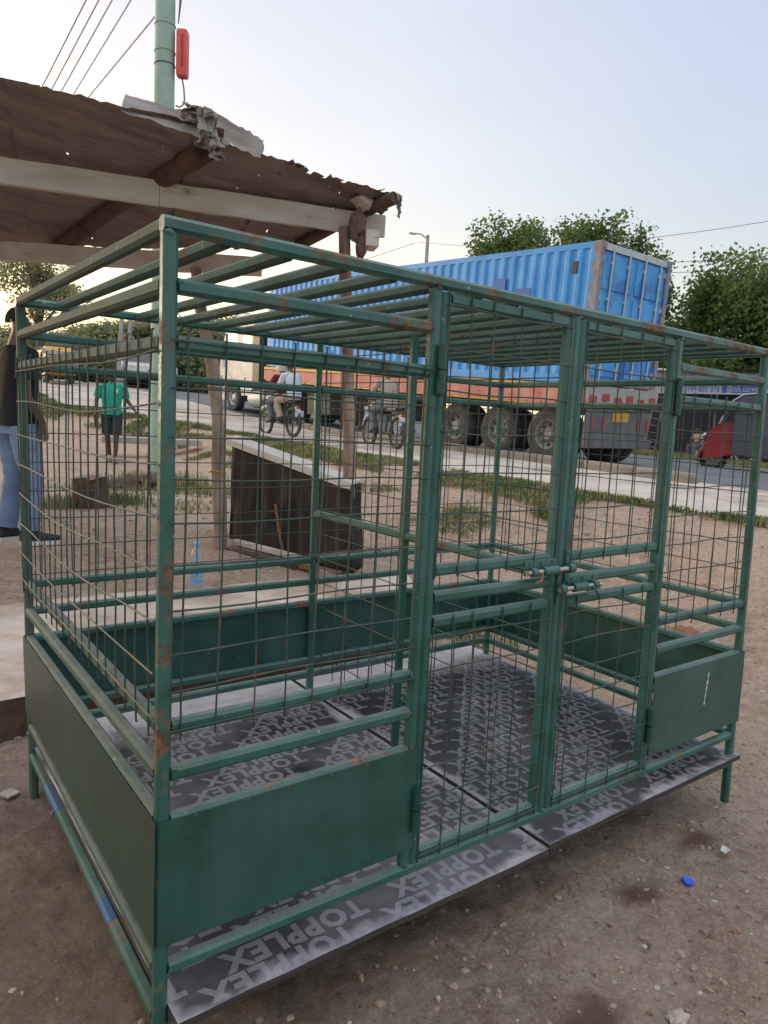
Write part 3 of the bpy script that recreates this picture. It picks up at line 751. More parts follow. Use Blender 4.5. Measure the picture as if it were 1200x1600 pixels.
# roof: sheets of old iron, ragged edges and nail holes cut out of the mesh
def iron(pts4, nu, nv, name, seed, mt='iron', rag=(0, 0, 0, 0), holes=0, lift=0, parent=None, corr=.016):
    """pts4 = front-left, front-right, back-right, back-left; rag = raggedness of those four edges"""
    rnd = random.Random(seed); A, B_, C_, D_ = [Vector(q) for q in pts4]
    b = MB(); vs = []
    for j in range(nv+1):
        for i in range(nu+1):
            u = i/nu; v = j/nv
            q = A.lerp(B_, u).lerp(D_.lerp(C_, u), v)
            q.z += corr*math.sin(v*2*PI*max(2, (D_-A).length/.16)) + .02*noise.noise(Vector((u*5+seed, v*3, 0))) + lift
            k = .035
            if j == 0: q += (A-D_).normalized()*k*rag[0]*noise.noise(Vector((u*26, seed, 0)))*1.5
            if i == nu: q += (B_-A).normalized()*k*rag[1]*noise.noise(Vector((v*22, seed, 5)))*2
            if j == nv: q += (D_-A).normalized()*k*rag[2]*noise.noise(Vector((u*22, seed, 9)))*2
            vs.append(q)
    drop = set()
    for _ in range(holes): drop.add((rnd.randrange(nu), rnd.randrange(nv)))
    fs = []
    for j in range(nv):
        for i in range(nu):
            if j == 0 and rag[0] > .9 and noise.noise(Vector((i*.55, seed, 2))) > .28: continue
            if i == nu-1 and rag[1] > .9 and noise.noise(Vector((j*.7, seed, 3))) > .25: continue
            q = j*(nu+1)+i
            if (i, j) in drop and 0 < i < nu-1 and 0 < j < nv-1:
                # small hole: inset the quad and leave its middle open
                c = (vs[q]+vs[q+1]+vs[q+nu+2]+vs[q+nu+1])/4; ring = [q, q+1, q+nu+2, q+nu+1]; s_ = rnd.uniform(.10, .42)
                base = len(vs); vs += [c+(vs[w]-c)*s_*rnd.uniform(.6, 1.2) for w in ring]
                fs += [(ring[w], ring[(w+1) % 4], base+(w+1) % 4, base+w) for w in range(4)]
            else: fs.append((q, q+1, q+nu+2, q+nu+1))
    b.add(vs, fs); o = b.build(name, M[mt], parent or shed, fixn=False)
    o.data.polygons.foreach_set('use_smooth', [True]*len(o.data.polygons)); return o
iron([(-3.2, 5.15, 3.60), (.55, 3.90, 3.52), (1.2, 6.15, 3.0), (-3.2, 8.9, 3.0)], 60, 26, 'roof_sheet', 3, rag=(.5, 0, .6, 0), holes=16)
iron([(.35, 3.93, 3.505), (1.66, 3.56, 3.455), (2.15, 5.3, 3.02), (.95, 6.3, 3.0)], 34, 24, 'roof_sheet', 8, rag=(.6, .8, .6, 0), holes=16, lift=.006)
iron([(1.50, 3.68, 3.425), (2.35, 3.62, 3.40), (2.55, 4.98, 3.03), (1.9, 5.4, 3.01)], 30, 26, 'roof_sheet', 12, rag=(.9, .8, 1, 0), holes=14)
iron([(2.20, 3.66, 3.40), (3.16, 3.50, 3.345), (2.86, 4.55, 3.12), (2.40, 5.0, 3.03)], 30, 22, 'roof_sheet', 17, rag=(1, 1, 1, 0), holes=22, lift=-.004)
# crumpled flashing and pieces thrown over the eave joint
iron([at(188, 172, 4.72), at(332, 222, 4.86), at(330, 186, 5.0), at(196, 147, 4.86)], 16, 8, 'loose_sheet', 23, 'iron_light', rag=(.6, .6, .6, 0), corr=.004)
iron([at(322, 212, 4.92), at(408, 247, 5.12), at(414, 222, 5.3), at(318, 166, 5.1)], 16, 9, 'loose_sheet', 29, 'iron_light', rag=(.6, .6, .6, 0), corr=.006)
def crumple(c, r, seed, name='crumpled_iron', mt='iron_light', rot=0):
    bm = bmesh.new(); bmesh.ops.create_grid(bm, x_segments=9, y_segments=9, size=1)
    b = MB(); vs = []
    for w in bm.verts:
        k = noise.noise_vector(w.co*1.9+Vector((seed, seed*2, 0)))
        q = Vector((w.co.x*r[0], k.z*r[2]*1.6, w.co.y*r[1])) + Vector((k.x*r[0], k.y*r[2], k.z*r[1]))*.5
        vs.append(Matrix.Rotation(rot, 3, 'Z') @ q + Vector(c))
    bm.verts.index_update(); b.add(vs, [[w.index for w in f.verts] for f in bm.faces]); bm.free()
    o = b.build(name, M[mt], shed, fixn=False); return o
crumple(at(325, 205, 4.78), (.075, .13, .06), 1.3); crumple(at(338, 232, 4.78), (.05, .07, .05), 4.1)
crumple(at(305, 178, 4.85), (.09, .055, .06), 7.7); crumple(at(624, 322, 5.78), (.03, .09, .03), 9.1, 'dangling_strip', 'iron_light', .4)
# things wedged at the beam end
o = MB().blob((2.98, 3.72, 3.29), (.12, .09, .065), 3, .35, 1.5, 5).build('stone', M['stone'], smooth_=True); tag(o, 'pale stone wedged between the beam end and the iron roof', 'stone')
o = MB().blob((3.10, 3.66, 3.275), (.055, .06, .06), 2, .4, 2, 8).build('stone', M['rawlog'], smooth_=True); tag(o, 'small brown stone wedged beside the pale one under the roof edge', 'stone')
o = MB().cbox((0, 0, 0), (.11, .2, .13), ch=.004).build('block', M['oldwood'], shed); o.location = (3.02, 3.68, 2.99); o.rotation_euler = (0, 0, -.4)
lash = MB()
lash.blob((2.90, 3.70, 3.08), (.075, .05, .13), 3, .5, 2.3, 3); lash.blob((2.93, 3.67, 2.92), (.05, .045, .1), 2, .5, 2.3, 9)
lash.build('rag_lashing', mat('brown_rag', (.09, .05, .035, 1), (.17, .11, .08, 1), 8, .95, .5), shed, smooth_=True)

# green painted utility pole with a red box
M['polegreen'] = mat('pale_green_pole_paint', (.27, .40, .33, 1), (.36, .50, .42, 1), 2.2, .7, .25, 20, c3=(.22, .32, .27, 1), s3=1.5, t3=(.5, .7))
pole = thing('utility_pole', 'tall pale green utility pole rising behind the shed roof', 'pole', (3.2, 9.2, .45))
MB().lathe([(.165, -.4), (.15, 2), (.14, 5), (.125, 9)], 24).build('shaft', M['polegreen'], pole, smooth_=True)
bd = MB()
for z, r in ((6.38, .139), (6.03, .140)):
    bd.tube([(math.cos(a*PI/12)*r, math.sin(a*PI/12)*r, z) for a in range(24)], .008, 6, close=True)
bd.build('strap', M['polegreen'], pole, smooth_=True)
MB().tube([(math.cos(a*PI/12)*.142, math.sin(a*PI/12)*.142, 5.86) for a in range(24)], .006, 6, close=True).build('strap', M['black'], pole, smooth_=True)
M['redbox'] = mat('faded_red_plastic', (.62, .07, .05, 1), (.70, .11, .08, 1), 4, .45)
bx = thing('meter_box', 'red plastic box strapped to the side of the green utility pole', 'box', (3.2+.05, 9.2-.04, .45+.47), 0, rot=(0, 0, R(-36)))
b = MB(); b.cbox((.185, 0, 5.55), (.16, .17, .62), ch=.045); b.build('body', M['redbox'], bx, smooth_=True)
b = MB(); b.cbox((.20, -.088, 5.57), (.03, .012, .42), ch=.004); b.build('slot', M['red'], bx)
b = MB(); b.tube([(.18, 0, 5.24), (.21, 0, 5.1), (.22, .0, 4.95), (.20, 0, 4.88), (.15, 0, 4.85), (.10, 0, 4.87)], .010, 8); b.build('cable', M['wire'], bx, smooth_=True)
b = MB(); b.tube([(.15, 0, 7.0), (.17, 0, 6.6), (.15, 0, 6.3), (.12, 0, 5.95)], [.02, .03, .02, .008], 8); b.build('conduit', M['iron_light'], bx, smooth_=True)
# cables
def cable(a, b_, sag, label, r=.010):
    a = Vector(a); b_ = Vector(b_); K = 24
    o = MB().tube([a.lerp(b_, i/K)-Vector((0, 0, sag*4*(i/K)*(1-i/K))) for i in range(K+1)], r, 6).build('power_cable', M['black'], smooth_=True)
    return tag(o, label, 'cable', 'overhead power cables')
far = [(-120, 480, 46), (-105, 470, 46), (-90, 455, 46), (-70, 430, 46), (-40, 345, 46)]
near = [(190, -110, 9.6), (212, -110, 9.6), (236, -110, 9.6), (280, -125, 9.6), (241, 27, 9.95)]
lb = ['leftmost of the five thin cables fanning down to the left of the green pole', 'second cable from the left in the fan beside the green pole', 'middle cable of the five beside the green pole',
      'fourth cable from the left, next to the one fixed on the green pole', 'cable fixed low on the green pole and running down to the left']
for n_, f_, l_ in zip(near, far, lb): cable(at(*n_), at(*f_), .25, l_, .011)
cable(at(648, 380, 59), at(300, 470, 60), .4, 'thin cable hanging from the far street lamp towards the shed', .018)
cable(at(652, 378, 59), at(1290, 330, 34), .9, 'long cable running from the street lamp over the blue container', .014)
cable(at(1000, 410, 44), at(1290, 388, 36), .2, 'upper cable above the big tree at the right', .016)
cable(at(1000, 426, 44), at(1290, 405, 36), .2, 'middle cable above the big tree at the right', .016)
cable(at(1100, 452, 44), at(1290, 418, 36), .2, 'lowest cable crossing the top of the big tree at the right', .016)

# ------------------------------------------------------------------ low stall wrapped in black sheeting
M['tarp'] = mat('black_sheeting', (.020, .016, .016, 1), (.045, .034, .032, 1), 2.5, .8, .5, 9, spec=.2)
M['tin_white'] = mat('pale_tin_board', (.50, .47, .43, 1), (.62, .59, .55, 1), 4, .6, .3, c3=(.30, .26, .22, 1), s3=4, t3=(.58, .7))
stall = thing('covered_stall', 'low stall wrapped in dark plastic sheeting under a sloping pale board', 'stall', (0, 0, 0))
A0, A1, B0, B1 = at(358, 852, 6.72), at(364, 689, 6.78), at(549, 895, 5.96), at(545, 758, 5.96)
back = Vector((.24, .17, 0))
b = MB(); nu, nv = 40, 24; vs = []
for j in range(nv+1):
    for i in range(nu+1):
        q = A0.lerp(B0, i/nu).lerp(A1.lerp(B1, i/nu), j/nv)
        fold = noise.noise(Vector((i*.33, j*.09, 2)))*.035 + noise.noise(Vector((i*.9, j*.16, 8)))*.012
        fold *= (1-.6*j/nv)
        vs.append(q + Vector((-.75, -.4, 0))*fold)
b.add(vs, [(j*(nu+1)+i, j*(nu+1)+i+1, (j+1)*(nu+1)+i+1, (j+1)*(nu+1)+i) for j in range(nv) for i in range(nu)])
o = b.build('front_sheeting', M['tarp'], stall, smooth_=True)
sl_ = o.modifiers.new('solid', 'SOLIDIFY'); sl_.thickness = .004
for (P0, P1, nm) in ((A0, A1, 'end_sheeting'), (B0, B1, 'end_sheeting')):
    b = MB(); vs = []
    for j in range(13):
        for i in range(9):
            q = P0.lerp(P1, j/12)+back*(i/8); q.z -= .0; q += Vector((.4, -.7, 0))*noise.noise(Vector((i*.5, j*.2, P0.x)))*.03; vs.append(q)
    b.add(vs, [(j*9+i, j*9+i+1, j*9+i+10, j*9+i+9) for j in range(12) for i in range(8)])
    o = b.build(nm, M['tarp'], stall, smooth_=True); s2_ = o.modifiers.new('solid', 'SOLIDIFY'); s2_.thickness = .004
b = MB(); th = .02
q = [A1+Vector((-.04, .04, .02)), B1+Vector((.0, -.04, .02)), B1+back*.62+Vector((.02, -.03, .045)), A1+back*.35+Vector((.0, .05, .055))]
b.add([w for w in q]+[w-Vector((0, 0, th)) for w in q], [(0, 1, 2, 3), (7, 6, 5, 4), (0, 4, 5, 1), (1, 5, 6, 2), (2, 6, 7, 3), (3, 7, 4, 0)]); b.build('top_board', M['tin_white'], stall)
b = MB(); d_ = (B1-A1).normalized(); 
b.bar(A1+Vector((-.04, .04, -.012)), B1+Vector((-.02, -.05, -.012)), .012, .05); b.build('edge_strip', M['tin_white'], stall)
for q_ in (B0+back*.95,):
    timber((q_.x, q_.y, B0.z+.45), (q_.x+.01, q_.y-.01, B1.z+.02), .06, .02, 'leg', 'tin_white', 4, .001, stall)
    timber((A0.x+back.x, A0.y+back.y, .2), (A0.x+back.x, A0.y+back.y, 1.2), .04, .04, 'leg', 'oldwood', 4, .001, stall)
    timber((B0.x+back.x, B0.y+back.y, .2), (B0.x+back.x, B0.y+back.y, .92), .04, .04, 'leg', 'oldwood', 4, .001, stall)
o = log([(2.58, 4.12, .22), (2.56, 4.30, .72)], .013, 'stick', 'rust', 8, stall); o.parent = None
tag(o, 'thin rusty orange stick leaning on the dark sheeting of the stall', 'stick')
for i, (a, b2, w, hh, l) in enumerate((((2.16, 4.45, .30), (2.52, 3.80, .24), .11, .045, 'short brown plank on the dirt at the foot of the stall, nearest the cage'),
                                   ((2.26, 4.52, .36), (2.70, 3.82, .27), .09, .035, 'pale plank leaning along the bottom of the dark stall'),
                                   ((2.28, 4.30, .27), (2.62, 3.66, .25), .07, .05, 'reddish length of timber lying between the planks by the stall'))):
    o = timber(a, b2, w, hh, 'plank', ('rawlog', 'oldwood', 'rust')[i], 6, .003, shed); o.parent = None; tag(o, l, 'plank', 'planks at the foot of the stall')
# yellow cord round the left shed post
o = MB().tube([(2.06+.075*math.cos(a), 4.46+.075*math.sin(a), 1.00+.01*math.sin(a*2)) for a in [i*PI/8 for i in range(16)]], .007, 6, close=True).build('yellow_cord', M['yellow'], smooth_=True)
tag(o, 'yellow cord tied round the left wooden post of the shed', 'cord')

# water bottle on the slab
M['pet'] = mat('clear_bottle_plastic', (.60, .66, .72, 1), rough=.12)
pb = M['pet'].node_tree.nodes['Principled BSDF']; pb.inputs['Transmission Weight'].default_value = .75; pb.inputs['IOR'].default_value = 1.15
M['label_blue'] = mat('blue_film', (.05, .30, .62, 1), (.10, .40, .70, 1), 6, .4)
bt = thing('water_bottle', 'big clear plastic water bottle with blue cap standing on the slab', 'bottle', (1.455, 3.40, .205), .4)
MB().lathe([(.001, 0), (.040, 0), (.046, .012), (.047, .06), (.044, .07), (.047, .08), (.047, .13), (.044, .14), (.047, .15), (.047, .255), (.043, .285), (.030, .325), (.017, .345), (.016, .36)], 24).build('body', M['pet'], bt, smooth_=True)
MB().lathe([(.0478, .150), (.0478, .195)], 24).build('label', M['label_blue'], bt, smooth_=True)
MB().lathe([(.0478, .095), (.0478, .115)], 24).build('label', M['label_blue'], bt, smooth_=True)
MB().lathe([(.018, .352), (.019, .356), (.019, .376), (.016, .38), (.001, .38)], 20).build('cap', M['label_blue'], bt, smooth_=True)

# ------------------------------------------------------------------ small things on the dirt
o = MB().lathe([(.004, .004), (.010, .003), (.014, .0), (.0155, .003), (.0155, .012), (.013, .0145), (.009, .013), (.001, .013)], 18).build('bottle_cap', mat('bright_blue_plastic', (.02, .09, .62, 1), (.03, .13, .7, 1), 9, .4), smooth_=True)
o.location = (1.765, -.22, gzn(1.765, -.22)-.004); o.scale = (1.5, 1.3, 1); o.rotation_euler = (.2, .15, 0); tag(o, 'bright blue plastic bottle cap on the dirt in front of the cage', 'bottle cap')
o = MB().add([(-.02, -.012, .001), (.012, -.016, .010), (.024, .004, .002), (.006, .014, .012), (-.016, .010, .003), (0, -.002, .006)], [(0, 1, 5), (1, 2, 5), (2, 3, 5), (3, 4, 5), (4, 0, 5)]).build('paper_scrap', M['white'])
o.location = (2.03, -.21, .004); tag(o, 'crumpled white paper scrap on the dirt right of the blue cap', 'paper')
o = MB().cbox((0, 0, 0), (.055, .055, .008), ch=.001).build('tile_scrap', M['stone']); o.location = (-.045, 1.51, .008); o.rotation_euler = (.03, .05, .5); tag(o, 'square pale tile fragment on the dirt left of the back cage leg', 'tile')
for i, (x, y, r, l) in enumerate(((4.35, 1.35, .15, 'dark brown rock at the right edge of the picture behind the cage'), (2.95, .43, .035, 'pale stone on open dirt right of the cage'), (1.19, -.53, .03, 'lumpy pale stone low in the foreground dirt'),
     (1.42, -.71, .022, 'round pale pebble near the bottom right corner'), (.99, -.46, .028, 'whitish flat stone in the foreground below the cage'))):
    z = gzn(x, y); o = MB().blob((0, 0, 0), (r, r*.8, r*.55), 3, .55, 1.8, i+2).build('rock', M['stone'] if i else M['rust'], smooth_=True); o.location = (x, y, z+r*.15); tag(o, l, 'rock')
random.seed(11)
def scatter(name, n, region, rmin, rmax, mt, fl=.6):
    b = MB(); bs = bmesh.new(); bmesh.ops.create_icosphere(bs, subdivisions=1, radius=1); bs.verts.index_update()
    bv = [v.co.copy() for v in bs.verts]; bf = [[v.index for v in f.verts] for f in bs.faces]; bs.free()
    for i in range(n):
        x, y = region()
        if 0 < x < 2.45 and -.02 < y < 1.5 and random.random() < .6: continue
        r = rmin*(rmax/rmin)**(random.random()**2.5); a = random.uniform(0, 6.3); ca, sa = math.cos(a), math.sin(a); sx, sy, sz = random.uniform(.7, 1.3)*r, random.uniform(.6, 1.1)*r, random.uniform(.4, .8)*r*fl*1.3
        z = zg(x, y)
        vs = []
        for v in bv:
            k = random.uniform(.75, 1.2); X, Y = v.x*sx*k, v.y*sy*k; vs.append((x+X*ca-Y*sa, y+X*sa+Y*ca, z+v.z*sz*k))
        b.add(vs, bf)
    return tag(b.build(name, mt, fixn=False), kind='stuff')
def reg_front():
    u = random.uniform(-.1, 1.25); v = random.random()
    return (random.uniform(-.9, 4.2), random.uniform(-1.3, .25) if random.random() < .75 else random.uniform(-1.2, 1.9))
def reg_far(): return (random.uniform(-1.5, 6.4), random.uniform(.2, 12))
scatter('dirt_clods', 6500, reg_front, .0018, .015, M['clod'], .8); scatter('pebbles', 1300, reg_front, .0015, .013, M['stone']); scatter('pebbles', 800, reg_front, .002, .010, M['rust'])
scatter('dirt_clods', 2600, reg_far, .006, .03, M['clod'])
scatter('pebbles', 900, reg_far, .005, .025, M['stone'])
# twigs
b = MB()
for i in range(130):
    x, y = reg_front(); a = random.uniform(0, 6.3); l = random.uniform(.01, .045); z = zg(x, y)+.003
    b.tube([(x, y, z), (x+l*.5*math.cos(a), y+l*.5*math.sin(a), z+.002), (x+l*math.cos(a+.3), y+l*math.sin(a+.3), z)], random.uniform(.0006, .0016), 4)
tag(b.build('twigs', M['rawlog']), kind='stuff')

# ------------------------------------------------------------------ grass and weeds
def grass(name, pts, hmin, hmax, mt, w=.006, blades=7, spread=.05):
    b = MB()
    for (x, y) in pts:
        z = gzn(x, y) if x < x_edge(y) else z_road(x, y)
        for k in range(blades):
            a = random.uniform(0, 6.3); hh = random.uniform(hmin, hmax); ln = random.uniform(.2, .9)*hh; bx_ = x+random.gauss(0, spread); by = y+random.gauss(0, spread)
            dx, dy = math.cos(a), math.sin(a); ww = w*random.uniform(.6, 1.3)
            b.add([(bx_-dy*ww, by+dx*ww, z-.01), (bx_+dy*ww, by-dx*ww, z-.01), (bx_+dx*ln*.4+dy*ww*.7, by+dy*ln*.4-dx*ww*.7, z+hh*.65), (bx_+dx*ln*.4-dy*ww*.7, by+dy*ln*.4+dx*ww*.7, z+hh*.65), (bx_+dx*ln, by+dy*ln, z+hh*.9)],
                  [(0, 1, 2, 3), (3, 2, 4)])
    return tag(b.build(name, mt, fixn=False), kind='stuff')
def verge_pts(n, y0, y1, off0, off1, thr, s=.8, seed=0):
    r = []
    t = 0
    while len(r) < n and t < n*12:
        t += 1
        y = random.uniform(y0, y1); x = x_edge(y)+random.uniform(off0, off1)
        if noise.noise(Vector((x*s, y*s*.6, seed))) > thr: r.append((x, y))
    return r
grass('grass', verge_pts(3600, 3.6, 16, -.9, -.02, -.1, 1.4), .02, .085, M['grass'], .006, 9)
grass('grass', verge_pts(1700, 4.0, 16, -2.0, -1.3, .02, 1.4, seed=5), .01, .05, M['grass'], .006, 8)
grass('grass', verge_pts(1500, 14, 26, -1.5, -.05, -.05, 1.1, seed=3), .04, .13, M['grass'], .012, 8, .08)
grass('grass', verge_pts(700, 1.6, 3.8, -1.1, -.2, .12, seed=9), .03, .09, M['grass'], .008, 5)
far_v = [(24+random.uniform(-.2, 2.2), random.uniform(4, 24)) for i in range(1500)]
b = MB()
for x, y in far_v:
    z = z_road(x, y)
    for k in range(4):
        bx_ = x+random.gauss(0, .1); by = y+random.gauss(0, .1); a = random.uniform(0, 6.3); hh = random.uniform(.08, .22)
        b.add([(bx_-.03*math.sin(a), by+.03*math.cos(a), z-.02), (bx_+.03*math.sin(a), by-.03*math.cos(a), z-.02), (bx_+.05*math.cos(a), by+.05*math.sin(a), z+hh)], [(0, 1, 2)])
tag(b.build('grass', M['grass'], fixn=False), kind='stuff')
# weeds round the stump, the pole and the stall
def clump(cx, cy, r, n): return [(cx+random.gauss(0, r), cy+random.gauss(0, r)) for i in range(n)]
grass('weeds', clump(3.05, 8.7, .30, 260), .04, .20, M['grass'], .007, 8)
grass('weeds', clump(3.3, 8.0, .42, 260), .02, .08, M['grass'], .006, 8)
grass('weeds', clump(1.85, 6.95, .20, 110)+clump(1.25, 6.75, .12, 60), .04, .16, M['grass'], .006, 9)
grass('weeds', clump(2.0, 8.3, .35, 90)+clump(2.5, 6.3, .25, 40), .02, .07, M['grass'], .006, 8)
grass('weeds', clump(2.35, 2.0, .10, 45)+clump(3.0, 2.1, .15, 30), .03, .09, M['grass'], .006, 6, .03)
stump = thing('tree_stump', 'brown cut tree stump with weeds growing round it behind the cage', 'stump', (1.55, 6.65, .40))
MB().tube([(0, 0, -.15), (.01, 0, .1), (0, .01, .34)], [.24, .19, .18], 14).build('trunk', M['rawlog'], stump, smooth_=True)
MB().blob((.02, 0, .35), (.17, .17, .025), 2, .4, 3, 2).build('cut_face', M['postwood'], stump)
# mound of rubble by the pole, strip of concrete over the drain
o = MB().blob((0, 0, 0), (.55, .4, .16), 3, .5, 1.5, 3).build('dirt_mound', M['slab_face'], smooth_=True); o.location = (2.75, 8.5, .44); struct(o)
o = MB().cbox((0, 0, 0), (1.9, .5, .12), ch=.02).build('drain_cover', M['concrete']); o.location = (4.35, 12.9, .90); o.rotation_euler = (0, 0, -.35); tag(o, 'long concrete slab bridging the drain beyond the green pole', 'drain cover')

# ================================================================== PEOPLE
M['skin'] = mat('dark_skin', (.085, .042, .028, 1), (.11, .055, .037, 1), 8, .5)
M['hair'] = mat('black_hair', (.008, .007, .007, 1), (.015, .013, .012, 1), 30, .9)
M['eye'] = mat('eye_white', (.6, .58, .55, 1), rough=.3)
def cloth(name, c1, c2): return mat(name, c1, c2, 5, .9, .25, 40)
M['tee_black'] = cloth('black_cotton', (.005, .005, .007, 1), (.011, .010, .013, 1))
M['jeans'] = mat('blue_denim', (.10, .16, .28, 1), (.21, .29, .42, 1), 3.5, .9, .3, 60, c3=(.05, .08, .16, 1), s3=3, t3=(.55, .75))
M['tee_green'] = cloth('green_cotton', (.01, .26, .17, 1), (.02, .34, .24, 1))
M['shorts'] = cloth('dark_shorts', (.02, .022, .028, 1), (.035, .036, .045, 1))
M['tee_white'] = cloth('white_shirt', (.50, .52, .60, 1), (.62, .64, .70, 1))
M['maroon'] = cloth('maroon_cloth', (.10, .015, .03, 1), (.15, .02, .045, 1))
M['khaki'] = cloth('khaki_cloth', (.33, .27, .22, 1), (.42, .35, .29, 1))
M['greyjean'] = cloth('grey_denim', (.09, .10, .13, 1), (.15, .16, .19, 1))
M['purple'] = mat('purple_cap', (.07, .03, .36, 1), (.10, .05, .42, 1), 9, .6)
def skinned(name, nodes, edges, mt, parent, sub=2, root='pelvis'):
    """continuous surface grown over a skeleton: nodes {name: (pos, radius)}"""
    ks = list(nodes); me = bpy.data.meshes.new(name); me.from_pydata([nodes[k][0] for k in ks], [(ks.index(a), ks.index(b_)) for a, b_ in edges], [])
    o = bpy.data.objects.new(name, me); COL.objects.link(o)
    md = o.modifiers.new('skin', 'SKIN'); md.branch_smoothing = .6; md.use_smooth_shade = True
    if not me.skin_vertices:
        bm = bmesh.new(); bm.from_mesh(me); bm.verts.layers.skin.verify(); bm.to_mesh(me); bm.free()
    for i, k in enumerate(ks):
        r = nodes[k][1]; r = r if isinstance(r, tuple) else (r, r); me.skin_vertices[0].data[i].radius = r; me.skin_vertices[0].data[i].use_root = (k == root)
    s_ = o.modifiers.new('sub', 'SUBSURF'); s_.levels = sub; s_.render_levels = sub
    bpy.context.view_layer.update()
    m2 = bpy.data.meshes.new_from_object(o.evaluated_get(bpy.context.evaluated_depsgraph_get()))
    bpy.data.objects.remove(o); m2.materials.clear(); m2.materials.append(mt)
    m2.polygons.foreach_set('use_smooth', [True]*len(m2.polygons)); m2.name = name
    o = bpy.data.objects.new(name, m2); COL.objects.link(o); o.parent = parent; return o
def loft(rings, n=22, wr=.0, seed=0):
    """rings = (centre, half width, half depth, yaw)"""
    b = MB(); vs = []
    for i, (c, rx, ry, yaw) in enumerate(rings):
        for j in range(n):
            a = 2*PI*j/n; ca, sa = math.cos(a), math.sin(a)
            x = rx*math.copysign(abs(ca)**.8, ca); y = ry*math.copysign(abs(sa)**.8, sa)
            k = 1+wr*noise.noise(Vector((ca*2, sa*2, i*.8+seed)))
            x *= k; y *= k
            vs.append((c[0]+x*math.cos(yaw)-y*math.sin(yaw), c[1]+x*math.sin(yaw)+y*math.cos(yaw), c[2]))
    fs = [(i*n+j, i*n+(j+1) % n, (i+1)*n+(j+1) % n, (i+1)*n+j) for i in range(len(rings)-1) for j in range(n)]
    fs += [tuple(range(n))[::-1], tuple(range((len(rings)-1)*n, len(rings)*n))]
    b.add(vs, fs); return b
def limb(b, pts, rs, n=14, wr=.05, seed=0):
    """tapered tube with creases"""
    P_ = [Vector(q) for q in pts]; K = 5; out_ = []; rr = []
    for i in range(len(P_)-1):
        for k in range(K):
            t = k/K; out_.append(P_[i].lerp(P_[i+1], t)); rr.append((rs[i]+(rs[i+1]-rs[i])*t)*(1+wr*noise.noise(Vector((i*2+t*4, seed, 1)))))
    out_.append(P_[-1]); rr.append(rs[-1]); b.tube(out_, rr, n); return b
def head_parts(t, c, fwd, hair=True, r=.092):
    """ears, nose, eyes, mouth on a head centred c that looks along fwd (unit xy)"""
    f = Vector(fwd).normalized(); s_ = Vector((f.y, -f.x, 0)); c = Vector(c)
    for k in (-1, 1):
        MB().blob(c+s_*k*.032+f*(r*.86)+Vector((0, 0, .012)), (.011, .011, .008), 2, 0).build('eye', M['eye'], t, smooth_=True)
    MB().blob(c+f*(r*.86)+Vector((0, 0, -.052)), (.022, .022, .007), 2, 0).build('mouth', M['maroon'], t, smooth_=True)
    if hair:
        bm = bmesh.new(); bmesh.ops.create_uvsphere(bm, u_segments=20, v_segments=14, radius=1)
        b = MB(); bm.verts.index_update(); vs = []
        for w in bm.verts:
            q = Vector((w.co.x*r*.93, w.co.y*r*.93, w.co.z*r*1.12)); q += c+Vector((0, 0, .018))-f*.008; vs.append(q)
        fs = []
        for fa in bm.faces:
            m_ = fa.calc_center_median(); fr = m_.x*f.x+m_.y*f.y
            if m_.z > (.25+.45*fr): fs.append([w.index for w in fa.verts])
        b.add(vs, fs); bm.free(); b.build('hair', M['hair'], t, smooth_=True, fixn=False)
def hand_nodes(nd, ed, side, wrist, dirv, palm_n):
    """palm, four fingers and a thumb hanging from a wrist"""
    w = Vector(wrist); d = Vector(dirv).normalized(); n = Vector(palm_n).normalized(); s_ = d.cross(n).normalized()
    nd['palm'+side] = (tuple(w+d*.055), (.030, .020)); ed.append(('wrist'+side, 'palm'+side))
    for i, (o_, l) in enumerate(((-.030, .068), (-.010, .078), (.010, .074), (.028, .060))):
        a = w+d*.088+s_*o_; b_ = a+d*l*.5+n*.008; c = a+d*l*.9+n*.03
        for k, q in (('a', a), ('b', b_), ('c', c)): nd[f'f{side}{i}{k}'] = (tuple(q), .0095 if k != 'c' else .008)
        ed += [('palm'+side, f'f{side}{i}a'), (f'f{side}{i}a', f'f{side}{i}b'), (f'f{side}{i}b', f'f{side}{i}c')]
    a = w+d*.035-s_*.034+n*.012; b_ = a+d*.045-s_*.012+n*.02
    nd['th'+side+'a'] = (tuple(a), .012); nd['th'+side+'b'] = (tuple(b_), .010); ed += [('palm'+side, 'th'+side+'a'), ('th'+side+'a', 'th'+side+'b')]
def shoe(t, heel, yaw, mt, sole, ln=.28, sandal=False):
    b = MB(); Mx = Matrix.Translation(Vector(heel)) @ Matrix.Rotation(yaw, 4, 'Z')
    secs = [(-.045, .030, .085), (.0, .038, .095), (.06, .040, .085), (.12, .043, .062), (.18, .046, .050), (.225, .036, .040), (.245, .015, .028)]
    if not sandal:
        vs = []; n = 12
        for y, w, hh in secs:
            for j in range(n):
                a = 2*PI*j/n; vs.append(Mx @ Vector((w*math.cos(a), y, .022+max(0, hh*(.5+.5*math.sin(a))))))
        fs = [(i*n+j, i*n+(j+1) % n, (i+1)*n+(j+1) % n, (i+1)*n+j) for i in range(len(secs)-1) for j in range(n)]+[tuple(range(n)), tuple(range((len(secs)-1)*n, len(secs)*n))]
        b.add(vs, fs); sh = b.build('shoe', mt, t, smooth_=True)
    s_ = MB(); vs = []; 
    for z in (0, .026):
        for y, w, hh in secs: vs.append(Mx @ Vector((w+.004, y, z)))
        for y, w, hh in secs[::-1]: vs.append(Mx @ Vector((-w-.004, y, z)))
    n = len(secs)*2; s_.add(vs, [tuple(range(n))[::-1], tuple(range(n, 2*n))]+[(i, (i+1) % n, n+(i+1) % n, n+i) for i in range(n)])
    s_.build('sole', sole, t)
